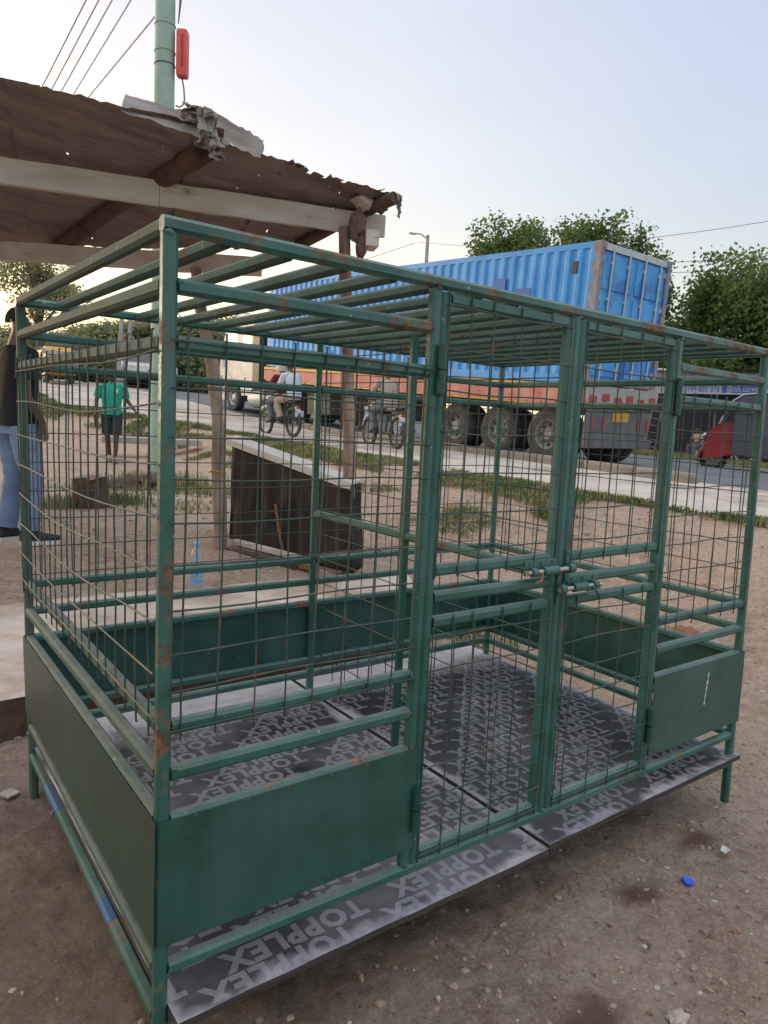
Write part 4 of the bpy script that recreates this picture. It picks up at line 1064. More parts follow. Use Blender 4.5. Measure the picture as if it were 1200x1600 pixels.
def person(name, label, loc, rz, J, mats, group=None, hair=True, sandal=False, sleeves=.5, shorts=False, hands=True, height=1.0, skin_body=True, shoes=True):
    t = thing('person', label, 'person', loc, rz, group)
    t.scale = (height,)*3
    nd = {}; ed = []
    pel, ch, nk, hd = [Vector(J[k]) for k in ('pelvis', 'chest', 'neck', 'head')]
    f = Vector(J.get('face', (0, 1, 0))).normalized()
    nd['pelvis'] = (tuple(pel), (.13, .10)); nd['belly'] = (tuple(pel.lerp(ch, .5)), (.12, .09)); nd['chest'] = (tuple(ch), (.15, .10)); nd['neck'] = (tuple(nk), .055)
    nd['jaw'] = (tuple(hd+Vector((0, 0, -.065))+f*.018), (.062, .066)); nd['skull'] = (tuple(hd+Vector((0, 0, .02))), (.082, .088)); nd['crown'] = (tuple(hd+Vector((0, 0, .09))-f*.01), (.055, .06))
    nd['nose'] = (tuple(hd+f*.10+Vector((0, 0, -.02))), .013)
    ed += [('pelvis', 'belly'), ('belly', 'chest'), ('chest', 'neck'), ('neck', 'jaw'), ('jaw', 'skull'), ('skull', 'crown'), ('skull', 'nose')]
    sx = Vector((f.y, -f.x, 0))
    for k, nm in ((-1, 'earL'), (1, 'earR')): nd[nm] = (tuple(hd+sx*k*.096+Vector((0, 0, -.01))), (.012, .02)); ed.append(('skull', nm))
    for s_ in 'LR':
        nd['sh'+s_] = (J['sh'+s_], .062); nd['el'+s_] = (J['el'+s_], .042); nd['wrist'+s_] = (J['wr'+s_], .028)
        nd['hip'+s_] = (J['hip'+s_], .085); nd['kn'+s_] = (J['kn'+s_], .056); nd['an'+s_] = (J['an'+s_], .038)
        ed += [('chest', 'sh'+s_), ('sh'+s_, 'el'+s_), ('el'+s_, 'wrist'+s_), ('pelvis', 'hip'+s_), ('hip'+s_, 'kn'+s_), ('kn'+s_, 'an'+s_)]
        fy = Vector(J.get('foot'+s_, (0, 1, 0))).normalized(); an = Vector(J['an'+s_])
        nd['toe'+s_] = (tuple(an+fy*.14+Vector((0, 0, -.05))), (.035, .022)); ed.append(('an'+s_, 'toe'+s_))
        dv = (Vector(J['wr'+s_])-Vector(J['el'+s_])); hv = J.get('hand'+s_, dv)
        hand_nodes(nd, ed, s_, J['wr'+s_], hv, J.get('palm'+s_, (1 if s_ == 'L' else -1, .3, 0)))
    skinned('body', nd, ed, M['skin'], t, 2)
    # shirt
    w = Vector(J['shR'])-Vector(J['shL']); yaw = math.atan2(w.y, w.x); hem = pel+Vector((0, 0, -.06)) if J.get('hem', 1) else pel
    rr = [(hem, .178, .135, yaw), (pel+Vector((0, 0, .06)), .172, .128, yaw), (pel.lerp(ch, .4), .168, .122, yaw), (pel.lerp(ch, .75), .185, .128, yaw), (ch+Vector((0, 0, .05)), .195, .125, yaw), (ch.lerp(nk, .55), .172, .10, yaw), (ch.lerp(nk, .78), .115, .082, yaw), (nk+Vector((0, 0, -.012)), .066, .062, yaw)]
    b = loft(rr, 30, .11, loc[0])
    for s_ in 'LR':
        s0 = Vector(J['sh'+s_]); e0 = Vector(J['el'+s_]); wr_ = Vector(J['wr'+s_])
        if sleeves <= 1: limb(b, [s0.lerp(ch, .22), s0, s0.lerp(e0, sleeves*1.35)], [.070, .078, .070], seed=1)
        else: limb(b, [s0.lerp(ch, .22), s0, e0, e0.lerp(wr_, .93)], [.070, .075, .055, .042], seed=1)
    b.build('shirt', mats[0], t, smooth_=True)
    b = loft([(pel+Vector((0, 0, -.12)), .165, .12, yaw), (pel+Vector((0, 0, -.03)), .168, .124, yaw), (pel+Vector((0, 0, .06)), .158, .116, yaw)], 20)
    for s_ in 'LR':
        h0, k0, a0 = Vector(J['hip'+s_]), Vector(J['kn'+s_]), Vector(J['an'+s_])
        if shorts: limb(b, [h0, h0.lerp(k0, .5), h0.lerp(k0, .92)], [.105, .10, .098], wr=.06)
        else: limb(b, [h0, h0.lerp(k0, .5), k0, k0.lerp(a0, .5), a0.lerp(k0, .05)], [.108, .098, .078, .074, .070], wr=.12, seed=3)
    b.build('shorts' if shorts else 'trousers', mats[1], t, smooth_=True)
    if shoes:
        for s_ in 'LR':
            fy = Vector(J.get('foot'+s_, (0, 1, 0))); a0 = Vector(J['an'+s_]); shoe(t, (a0.x, a0.y-.02*fy.y, a0.z-.085), math.atan2(-fy.x, fy.y), mats[2], mats[3], sandal=sandal)
    if J.get('facefeat', True): head_parts(t, hd, f, hair)
    return t
stand = dict(pelvis=(0, 0, .95), chest=(0, .01, 1.28), neck=(0, -.01, 1.49), head=(0, .02, 1.64), shL=(-.19, 0, 1.42), shR=(.19, 0, 1.42), elL=(-.25, -.05, 1.13), elR=(.25, -.05, 1.13), wrL=(-.20, .10, .93), wrR=(.20, .10, .93),
             hipL=(-.095, 0, .90), hipR=(.095, 0, .90), knL=(-.11, .02, .50), knR=(.12, .02, .50), anL=(-.12, -.01, .09), anR=(.13, .0, .09), handL=(.02, .06, -1), handR=(-.02, .06, -1))
person('person', 'man in a black T-shirt and blue jeans, hands in pockets, at the left edge', (.53, 4.71, .42), R(-78), dict(stand, knR=(.12, .06, .50), anR=(.14, .02, .09), anL=(-.12, -.04, .09), footR=(.25, 1, 0), footL=(-.2, 1, 0)),
       (M['tee_black'], M['jeans'], M['shorts'], M['white']), height=1.02)
wk = dict(stand, elR=(.27, -.02, 1.15), wrR=(.27, .03, .90), elL=(-.27, -.10, 1.17), wrL=(-.40, .04, 1.0), knL=(-.08, .12, .50), anL=(-.06, .10, .09), knR=(.08, .03, .50), anR=(.03, -.26, .11), handL=(-.3, .3, -.6), handR=(0, .1, -1))
gp = person('person', 'person in a green T-shirt and dark shorts walking across the dirt', (3.30, 12.05, gz(3.3, 12.05)), R(165), wk, (M['tee_green'], M['shorts'], M['khaki'], M['khaki']), shorts=True, sleeves=.6, height=.97)
o = MB().cbox((0, 0, 0), (.035, .13, .22), ch=.012).build('radio', M['black']); Mx = gp.matrix_basis; 
o.location = Vector((3.30, 12.05, gz(3.3, 12.05))) + Matrix.Rotation(R(165), 3, 'Z') @ Vector((.28, .05, .74)); o.rotation_euler = (0, .1, R(165)); tag(o, 'black bag-sized case hanging from the hand of the person in green', 'case')
gl = MB().blob((-.09, .128, 1.33), (.022, .008, .045), 1, 0).build('shirt_logo', M['white'], gp)

# ================================================================== VEHICLES
def wheel(parent, c, r, w, axis='x', mt_rim='white', n=36, name='wheel', dual=False, rimr=.56):
    """tyre with rounded shoulders and dished rim; axis along local x"""
    T_ = Matrix.Translation(Vector(c))
    hw = w/2
    t = MB(); t.lathe([(r*rimr, -hw*.9), (r*.80, -hw), (r*.93, -hw*.93), (r*.985, -hw*.75), (r, -hw*.35), (r, hw*.35), (r*.985, hw*.75), (r*.93, hw*.93), (r*.80, hw), (r*rimr, hw*.9), (r*rimr*.97, 0)], n, T_, 'x', cap=False)
    ty = t.build(name, M['rubber'], parent, smooth_=True)
    q = MB()
    for s_ in (-1, 1):
        q.lathe([(r*rimr, s_*hw*.9), (r*rimr*.93, s_*hw*.8), (r*rimr*.88, s_*hw*.25), (r*rimr*.55, s_*hw*.15), (r*rimr*.42, s_*hw*.45), (r*rimr*.36, s_*hw*.75), (.001, s_*hw*.8)], n, T_, 'x', cap=False)
    q.build('rim', M[mt_rim], ty, smooth_=True)
    if dual is not None:
        k = MB()
        for i in range(8):
            a = 2*PI*i/8
            for s_ in (-1, 1): k.blob((c[0]+s_*hw*.36, c[1]+math.cos(a)*r*rimr*.68, c[2]+math.sin(a)*r*rimr*.68), (.02, .04, .04), 1, 0)
        k.build('hand_holes', M['black'], ty, smooth_=True)
    return ty

# --- container and truck.  local x = to the right of travel, y = forwards, z = up
HD = 1.610-PI/2; PT = .055; 
TRM = Matrix.Translation(Vector((10.686, 7.388, 2.439))) @ Matrix.Rotation(HD, 4, 'Z') @ Matrix.Rotation(PT, 4, 'X') @ Matrix.Rotation(-.012, 4, 'Y')
M['cblue'] = mat('container_blue', (.022, .22, .60, 1), (.05, .32, .74, 1), 1.2, .5, .15, 20, c3=(.10, .38, .74, 1), s3=.9, t3=(.5, .75))
M['cblue2'] = mat('dark_blue_patch', (.012, .105, .40, 1), (.018, .13, .44, 1), 3, .5)
M['cframe'] = mat('container_frame_rusty', (.20, .15, .14, 1), (.34, .32, .33, 1), 6, .8, .4, c3=(.06, .27, .58, 1), s3=3, t3=(.50, .60))
M['cdoor'] = mat('container_door_blue', (.03, .27, .64, 1), (.06, .36, .72, 1), 2, .45, .1, c3=(.02, .16, .50, 1), s3=1.4, t3=(.5, .6))
M['galv'] = mat('galvanised', (.40, .43, .46, 1), (.52, .54, .56, 1), 8, .5, metal=.3)
ct = thing('shipping_container', 'long blue corrugated shipping container on the trailer of the parked truck', 'container'); ct.matrix_world = TRM
CL, CWd, CH = 12.19, 2.44, 2.59
def corr_wall(x, sgn):
    b = MB(); y = .14; pts = [(y, 0)]; pitch = .278
    while y+pitch < CL-.2:
        pts += [(y+.072, 0), (y+.14, 1), (y+.212, 1), (y+pitch, 0)]; y += pitch
    pts.append((CL-.12, 0)); vs = []
    for z in (.16, CH-.11):
        for yy, d in pts: vs.append((x+sgn*(.036*d), yy, z))
    k = len(pts); b.add(vs, [(i, i+1, k+i+1, k+i) for i in range(k-1)])
    return b.build('side_wall', M['cblue'], ct)
corr_wall(.006, 1); corr_wall(CWd-.006, -1)
b = MB()
for x in (.05, CWd-.05): b.box(x-.05, x+.05, .16, CL-.16, 0, .16); b.box(x-.035, x+.035, .16, CL-.16, CH-.11, CH)
b.box(.06, CWd-.06, CL-.06, CL-.01, .0, CH-.02)
b.build('side_rail', M['cblue'], ct)
b = MB(); n_ = 40; vs = []
for i in range(n_*4+1):
    y = .2+(CL-.4)*i/(n_*4); d = (0, 1, 1, 0)[i % 4]
    vs += [(.07, y, CH-.03+.018*d), (CWd-.07, y, CH-.03+.018*d)]
b.add(vs, [(2*i, 2*i+1, 2*i+3, 2*i+2) for i in range(n_*4)]); b.build('roof', M['cblue'], ct)
b = MB()
for x in (0, CWd-.12):
    b.box(x, x+.12, .0, .16, .12, CH-.12)
b.box(.12, CWd-.12, .02, .13, 0, .12); b.build('corner_post', M['cframe'], ct)
b = MB()
for x in (0, CWd-.12): b.box(x, x+.12, CL-.16, CL, .12, CH-.12)
b.box(.12, CWd-.12, CL-.13, CL-.02, 0, .12); b.build('corner_post', M['cblue'], ct)
b = MB(); b.box(.12, CWd-.12, .01, .13, CH-.13, CH-.01); b.build('door_header', M['galv'], ct)
for x in (-.005, CWd-.17):
    for y in (-.005, CL-.17):
        for z in (0, CH-.118):
            MB().cbox((x+.0875, y+.0875, z+.06), (.18, .18, .122), ch=.01).build('corner_casting', M['cframe'], ct)
for k, (xa, xb_) in enumerate(((.125, CWd/2-.006), (CWd/2+.006, CWd-.125))):
    b = MB(); rows = [(.13, .62), (.66, 1.16), (1.20, 1.70), (1.74, 2.44)]
    b.box(xa, xb_, .055, .085, .125, CH-.14)
    for z0, z1 in rows: b.cbox(((xa+xb_)/2, .050, (z0+z1)/2), (xb_-xa-.12, .03, z1-z0-.05), ch=.012)
    d = b.build('cargo_door', M['cdoor'], ct)
    for xr in (xa+.30, xb_-.24):
        b = MB(); b.tube([(xr, .012, .05), (xr, .012, CH-.06)], .020, 10)
        for z in (.30, .95, 1.6, 2.25): b.cbox((xr, .03, z), (.09, .04, .06), ch=.006)
        b.build('locking_bar', M['galv'], d, smooth_=True)
        b = MB(); b.bar((xr, -.008, 1.0), (xr-.24, -.008, .96), .022, .03); b.build('door_handle', M['galv'], d)
    for z in (.3, .9, 1.6, 2.3):
        xh = xa+.02 if k == 0 else xb_-.02
        MB().cbox((xh, .04, z), (.07, .03, .09), ch=.006).build('hinge', M['galv'], d)
for y, z, w, hh in ((2.45, 1.75, .34, .62), (1.78, 1.72, .40, .22), (1.85, 1.28, .22, .24)):
    MB().box(-.0065, -.0025, y-w/2, y+w/2, z-hh/2, z+hh/2).build('paint_patch', M['cblue2'], ct)
b = MB(); b.cbox((-.004, .55, 2.15), (.02, .12, .22), ch=.004); b.build('vent', M['black'], ct)
b = MB(); b.bar((-.0125, .20, .86), (-.0125, .10, .50), .008, .04, upv=(1, 0, 0)); b.bar((-.0125, .02, .86), (-.0125, .10, .50), .008, .04, upv=(1, 0, 0)); b.build('chalk_mark', M['yellow'], ct)

M['tgrey2'] = mat('dusty_hub', (.17, .165, .16, 1), (.30, .29, .28, 1), 5, .7, .2)
M['tail'] = mat('dirty_tail_beam', (.30, .28, .27, 1), (.42, .38, .36, 1), 3, .7)
tr = thing('truck', 'long white articulated truck parked on the road under the blue container', 'truck')
def Wp(x, y, z): return TRM @ Vector((x, y, z))
b = MB(); fr = lambda q: q
def tb(mb, x0, x1, y0, y1, z0, z1): mb.box(x0, x1, y0, y1, z0, z1, TRM); return mb
M['tred'] = mat('faded_red_beam', (.42, .10, .09, 1), (.55, .22, .19, 1), 2, .6, .2, c3=(.48, .30, .24, 1), s3=1.5, t3=(.5, .7))
M['tgrey'] = mat('dusty_chassis', (.10, .095, .09, 1), (.17, .16, .15, 1), 3, .85, .3)
tb(MB(), -.02, .03, -.05, 12.3, -.10, -.02).build('deck_rail', M['yellow'], tr)
tb(MB(), -.01, .05, -.05, 12.3, -.42, -.12).build('side_beam', M['tred'], tr)
tb(MB(), -.025, .0, -.04, 12.2, -.46, -.425).build('side_strip', M['yellow'], tr)
tb(MB(), CWd-.05, CWd+.01, -.05, 12.3, -.42, -.02).build('side_beam', M['tred'], tr)
b = MB(); tb(b, .08, CWd-.08, .0, 12.2, -.12, -.04)
for x in (.75, CWd-.85): tb(b, x, x+.12, .1, 12.8, -.62, -.13)
for i in range(9): tb(b, .05, CWd-.05, .8+i*1.3, .9+i*1.3, -.34, -.13)
b.build('chassis', M['tgrey'], tr)
b = MB(); tb(b, .0, CWd, -.10, -.055, -.42, -.03); b.build('tail_beam', M['tail'], tr)
b = MB(); 
for i in range(6): tb(b, .06+i*.41, .06+i*.41+.24, -.108, -.102, -.36+(i % 2)*.05, -.22+(i % 2)*.05)
tb(b, .5, CWd, -.108, -.102, -.42, -.38)
b.build('reflector_strip', M['red'], tr)
b = MB(); tb(b, .12, CWd-.12, -.06, .0, -1.15, -.45); tb(b, .05, CWd-.05, -.12, -.02, -1.22, -1.05); b.build('rear_panel', mat('dirty_grey_panel', (.09, .09, .095, 1), (.17, .165, .16, 1), 3, .7, .2), tr)
b = MB(); tb(b, .95, 1.5, -.072, -.062, -.70, -.50); b.build('number_plate', M['yellow'], tr)
for x in (.25, .62, CWd-.6, CWd-.25):
    b = MB(); tb(b, x, x+.08, -.074, -.062, -.88, -.62); b.build('tail_light', M['red'], tr)
for y in (8.28, 9.66, 11.04):
    for x in (10.72+.16, 10.72+2.2):
        z = z_road(x, y)+.52
        w_ = wheel(tr, (x, y, z), .53, .30, mt_rim='tgrey2')
        wheel(tr, (x+(.34 if x < 11.5 else -.34), y, z), .53, .30, mt_rim='tgrey2')
    b = MB(); b.tube([(10.9, y, z_road(11, y)+.52), (12.9, y, z_road(11, y)+.52)], .08, 10); b.build('axle', M['tgrey'], tr)
b = MB()
for x in (10.95, 12.7):   # landing legs and under-run boxes
    b.tube([(x, 15.2, z_road(x, 15.2)+.25), (x, 15.2, 2.6)], .06, 10); b.cbox((x, 15.2, z_road(x, 15.2)+.2), (.3, .3, .08))
b.build('landing_leg', M['tgrey'], tr)
MB().cbox((10.95, 13.6, 1.95), (.6, 1.7, .75), ch=.03).build('side_locker', M['tgrey'], tr); MB().cbox((10.92, 17.0, 1.95), (.55, 1.3, .62), ch=.03).build('side_locker', M['tgrey'], tr)
# tractor
cz = z_road(11, 21)
for y in (18.4, 19.8):
    for x in (10.75, 12.75): wheel(tr, (x, y, z_road(11, y)+.5), .51, .52, mt_rim='galv')
for x in (10.75, 12.75): wheel(tr, (x, 22.9, z_road(11, 22.9)+.5), .51, .30, mt_rim='galv')
zc = cz+.1
b = MB(); b.box(10.9, 12.6, 17.4, 24.0, zc+.55, zc+.85); b.build('tractor_chassis', M['tgrey'], tr)
b = MB(); vs = []
prof = [(21.3, zc+.95), (21.3, zc+3.35), (22.6, zc+3.45), (23.6, zc+3.05), (24.05, zc+2.1), (24.2, zc+1.15), (24.2, zc+.45), (23.6, zc+.45), (23.45, zc+1.0), (22.35, zc+1.0), (22.2, zc+.6), (21.6, zc+.6)]
k = len(prof)
for x in (10.62, 13.02): vs += [(x, y, z) for y, z in prof]
b.add(vs, [tuple(range(k)), tuple(range(k, 2*k))[::-1]]+[(i, (i+1) % k, k+(i+1) % k, k+i) for i in range(k)]); cab = b.build('cab', M['white'], tr)
MB().add([(10.612, 22.6, zc+2.0), (10.612, 23.75, zc+1.95), (10.612, 23.5, zc+2.8), (10.612, 22.6, zc+2.9)], [(0, 1, 2, 3)]).build('side_window', M['glass'], cab)
MB().add([(10.612, 21.45, zc+1.9), (10.612, 22.15, zc+1.9), (10.612, 22.15, zc+2.7), (10.612, 21.45, zc+2.7)], [(0, 1, 2, 3)]).build('side_window', M['glass'], cab)
MB().add([(10.8, 24.12, zc+2.08), (12.84, 24.12, zc+2.08), (12.84, 23.72, zc+2.95), (10.8, 23.72, zc+2.95)], [(0, 1, 2, 3)]).build('windscreen', M['glass'], cab)
MB().cbox((10.45, 24.05, zc+2.1), (.12, .16, .9), ch=.03).build('mirror', M['black'], cab)
MB().cbox((10.45, 24.12, zc+1.0), (.2, .2, .5), ch=.03).build('bumper_corner', M['white'], cab)
b = MB(); b.cbox((10.75, 20.9, zc+1.9), (.5, .55, 1.9), ch=.05); b.build('exhaust_stack', M['black'], tr)
b = MB(); b.lathe([(.001, -.5), (.30, -.48), (.32, -.4), (.32, .4), (.30, .48), (.001, .5)], 20, Matrix.Translation((10.85, 21.1, zc+.5)), 'y'); b.build('fuel_tank', M['galv'], tr, smooth_=True)
for i in range(2):
    b = MB(); b.lathe([(.001, -.22), (.12, -.2), (.14, 0), (.12, .2), (.001, .22)], 14, Matrix.Translation((10.62, 20.35-.36*i, zc+.55)), 'y'); b.build('air_tank', M['khaki'], tr, smooth_=True)

# --- motorcycles
def motorbike(label, loc, rz, col):
    t = thing('motorcycle', label, 'motorcycle', loc, rz, 'motorcycles on the road shoulder')
    for y in (-.62, .66):
        ty = MB().tube([(0, y+.29*math.cos(a), .30+.29*math.sin(a)) for a in [i*PI/16 for i in range(32)]], .042, 8, close=True).build('wheel', M['rubber'], t, smooth_=True)
        b = MB(); b.tube([(0, y+.24*math.cos(a), .30+.24*math.sin(a)) for a in [i*PI/16 for i in range(32)]], .014, 6, close=True)
        b.tube([(-.05, y, .3), (.05, y, .3)], .035, 10)
        for i in range(14):
            a = 2*PI*i/14; b.tube([(0, y, .3), (0, y+.24*math.cos(a), .3+.24*math.sin(a))], .003, 4)
        b.build('rim', M['chrome'], ty, smooth_=True)
        MB().tube([(0, y+.35*math.cos(a), .31+.35*math.sin(a)) for a in [R(25)+i*R(13) for i in range(10)]], [.02]+[.045]*8+[.02], 8).build('mudguard', M['galv'], t, smooth_=True)
    b = MB()
    for x in (-.07, .07): b.tube([(x, .66, .30), (x, .42, .90)], .022, 8)
    b.tube([(-.33, .24, 1.05), (-.18, .38, .99), (0, .40, .95), (.18, .38, .99), (.33, .24, 1.05)], .014, 8); b.build('fork', M['chrome'], t, smooth_=True)
    b = MB()
    for x in (-.06, .06):
        b.tube([(x, .38, .82), (x, .05, .70), (x, -.45, .66), (x, -.80, .72)], .018, 8); b.tube([(x, .36, .78), (x, .20, .32), (x, -.20, .28), (x, -.30, .66)], .018, 8); b.tube([(x*1.7, -.20, .30), (x*1.7, -.62, .30)], .018, 8); b.tube([(x*1.9, -.62, .32), (x*1.9, -.48, .68)], .026, 8)
    b.build('frame', M['black'], t, smooth_=True)
    b = MB(); b.cbox((0, .06, .42), (.22, .34, .26), ch=.04); b.cbox((0, .12, .60), (.16, .16, .18), ch=.02)
    for i in range(4): b.cbox((0, .12, .53+i*.045), (.22, .2, .012))
    b.build('engine', M['galv'], t)
    MB().blob((0, .14, .80), (.13, .25, .11), 3, .05).build('tank', col, t, smooth_=True)
    b = MB(); b.cbox((0, -.36, .78), (.24, .68, .09), ch=.035); b.build('seat', M['black'], t, smooth_=True)
    b = MB(); b.tube([(.12, .18, .34), (.14, .05, .22), (.15, -.35, .25), (.16, -.80, .34)], [.02, .022, .045, .042], 10); b.build('exhaust', M['chrome'], t, smooth_=True)
    MB().blob((0, .52, .86), (.085, .07, .085), 2, 0).build('headlight', M['chrome'], t, smooth_=True)
    MB().cbox((0, -.82, .66), (.10, .05, .07), ch=.01).build('tail_light', M['red'], t)
    MB().cbox((0, -.86, .52), (.22, .01, .14), ch=.002).build('number_plate', M['tee_white'], t)
    b = MB()
    for x in (-.08, .08): b.tube([(x, -.55, .80), (x, -.92, .82)], .010, 6)
    b.tube([(-.08, -.92, .82), (.08, -.92, .82)], .010, 6); b.build('carrier', M['black'], t, smooth_=True)
    return t
ride = dict(pelvis=(0, -.22, .90), chest=(0, -.12, 1.24), neck=(0, -.07, 1.42), head=(0, -.02, 1.56), shL=(-.18, -.08, 1.36), shR=(.18, -.08, 1.36), elL=(-.30, .05, 1.12), elR=(.30, .05, 1.12), wrL=(-.32, .22, 1.09), wrR=(.32, .22, 1.09),
            hipL=(-.10, -.18, .86), hipR=(.10, -.18, .86), knL=(-.19, .22, .76), knR=(.19, .22, .76), anL=(-.17, .05, .36), anR=(.17, .05, .36), handL=(0, 1, -.1), handR=(0, 1, -.1), palmL=(0, 0, -1), palmR=(0, 0, -1))
def shift(J, dy, dz): return {k: ((v[0], v[1]+dy, v[2]+dz) if k in ('pelvis', 'chest', 'neck', 'head') or k[:2] in ('sh', 'el', 'wr', 'hi', 'kn', 'an') else v) for k, v in J.items()}
l1 = (7.70, 13.85, z_road(7.7, 13.85)); r1 = R(2)
motorbike('motorcycle carrying two people up the road shoulder', l1, r1, M['maroon'])
p1_ = person('person', 'motorcycle rider in a maroon top and white helmet, in front of his passenger', l1, r1, ride, (M['maroon'], M['greyjean'], M['shorts'], M['shorts']), sleeves=2, hair=False)
pas = dict(shift(ride, -.38, .04), elL=(-.26, -.35, 1.12), elR=(.26, -.35, 1.12), wrL=(-.20, -.12, 1.02), wrR=(.20, -.12, 1.02))
p2_ = person('person', 'motorcycle passenger in a white shirt and khaki trousers', l1, r1, pas, (M['tee_white'], M['khaki'], M['shorts'], M['shorts']), sleeves=.8)
def helmet(t, c, mt, r=.14):
    b = MB(); b.lathe([(r*.94, -.09), (r, -.03), (r*.99, .03), (r*.85, .09), (r*.5, .125), (.001, .14)], 20, Matrix.Translation(Vector(c))); b.build('helmet', mt, t, smooth_=True)
helmet(p1_, (0, -.03, 1.58), M['white'])
l2 = (8.60, 10.90, z_road(8.6, 10.9)); r2 = R(-9)
motorbike('motorcycle with one rider in a purple cap beside the truck wheels', l2, r2, M['black'])
p3_ = person('person', 'motorcycle rider in a tan jacket, blue jeans and purple cap', l2, r2, ride, (M['khaki'], M['greyjean'], M['shorts'], M['shorts']), sleeves=2, hair=False)
b = MB(); b.lathe([(.098, -.01), (.100, .05), (.08, .095), (.04, .115), (.001, .12)], 18, Matrix.Translation((0, -.03, 1.59))); b.cbox((0, .09, 1.585), (.15, .10, .012), ch=.004); b.build('cap', M['purple'], p3_, smooth_=True)

# --- three-wheeler at the right
tk = thing('auto_rickshaw', 'red auto rickshaw with a black canvas hood driving on the far lane', 'auto rickshaw', (19.0, 7.75, z_road(19.0, 7.8)-.04), R(26))
M['canvas'] = mat('black_canvas', (.085, .085, .10, 1), (.13, .13, .15, 1), 4, .9, .3)
tk.scale = (1.18, 1.18, 1.18)
# local y forward
sec = [(1.32, .42, .28, .62), (1.20, .46, .30, .95), (1.0, .50, .34, 1.10), (.78, .52, .40, 1.14), (.2, .56, .36, 1.05), (.15, .56, .36, .46), (-.1, .60, .32, .44), (-.35, .66, .32, .95), (-1.15, .64, .36, .95), (-1.25, .60, .45, .9)]
b = MB(); vs = []
for y, w, z0, z1 in sec: vs += [(-w, y, z0), (w, y, z0), (w*.92, y, z1), (-w*.92, y, z1)]
b.add(vs, [(i*4+j, i*4+(j+1) % 4, i*4+4+(j+1) % 4, i*4+4+j) for i in range(len(sec)-1) for j in range(4)]+[(3, 2, 1, 0), tuple(len(sec)*4-4+j for j in range(4))]); b.build('body', M['red'], tk)
b = MB(); hp = [(1.02, 1.12), (.80, 1.60), (.62, 1.72), (.1, 1.78), (-.6, 1.78), (-1.1, 1.70), (-1.28, 1.45), (-1.3, .95)]
vs = []
for x in (-.62, .62): vs += [(x*(.9 if i < 1 else 1), y, z) for i, (y, z) in enumerate(hp)]
k = len(hp); b.add(vs, [(i, i+1, k+i+1, k+i) for i in range(1, k-1)]); 
b.add([(s_*.625, y, z) for s_ in (-1, 1) for y, z in ((-.25, 1.75), (-.6, 1.77), (-1.1, 1.69), (-1.28, 1.44), (-1.3, .95), (-.25, .95))], [(0, 1, 2, 3, 4, 5), (11, 10, 9, 8, 7, 6)])
b.add([(-.635, y, z) for y, z in ((.74, .42), (.74, 1.58), (.6, 1.70), (-.25, 1.76), (-.25, .35))]+[(-.655, y, z) for y, z in ((.74, .42), (.74, 1.58), (.6, 1.70), (-.25, 1.76), (-.25, .35))], [(0, 1, 2, 3, 4), (9, 8, 7, 6, 5), (0, 5, 6, 1), (4, 3, 8, 9)])
b.build('canvas_hood', M['canvas'], tk)
MB().tube([(-.63, 1.02, 1.14), (-.64, .80, 1.60), (-.64, .62, 1.73), (-.64, .1, 1.79), (-.64, -.6, 1.79), (-.64, -1.1, 1.71)], .018, 6).build('hood_seam', M['galv'], tk)
b = MB()
for x in (-.52, .52): b.tube([(x, 1.05, 1.08), (x*1.1, .80, 1.58), (x*1.1, .60, 1.72)], .022, 8)
b.build('windscreen_frame', M['khaki'], tk, smooth_=True)
MB().add([(-.5, 1.03, 1.12), (.5, 1.03, 1.12), (.54, .80, 1.58), (-.54, .80, 1.58)], [(0, 1, 2, 3)]).build('windscreen', M['glass'], tk)
MB().cbox((0, -.62, .72), (1.05, .5, .45), ch=.05).build('seat', M['black'], tk, smooth_=True)
MB().tube([(0, 1.12, .60), (0, .95, .95), (-.28, .85, 1.05)], .02, 8).build('handlebar', M['black'], tk, smooth_=True)
wheel(tk, (0, 1.12, .27), .29, .11, mt_rim='galv', dual=None)
for x in (-.55, .55): wheel(tk, (x, -.75, .25), .25, .12, mt_rim='galv', dual=None)
b = MB()
for x in (-.2, .2): b.tube([(x*.6, 1.12+.31*math.cos(a), .27+.31*math.sin(a)) for a in [R(0)+i*R(16) for i in range(12)]], .05, 8)
b.build('mudguard', M['red'], tk, smooth_=True)
MB().blob((0, 1.34, .80), (.09, .05, .09), 2, 0).build('headlight', M['chrome'], tk, smooth_=True)

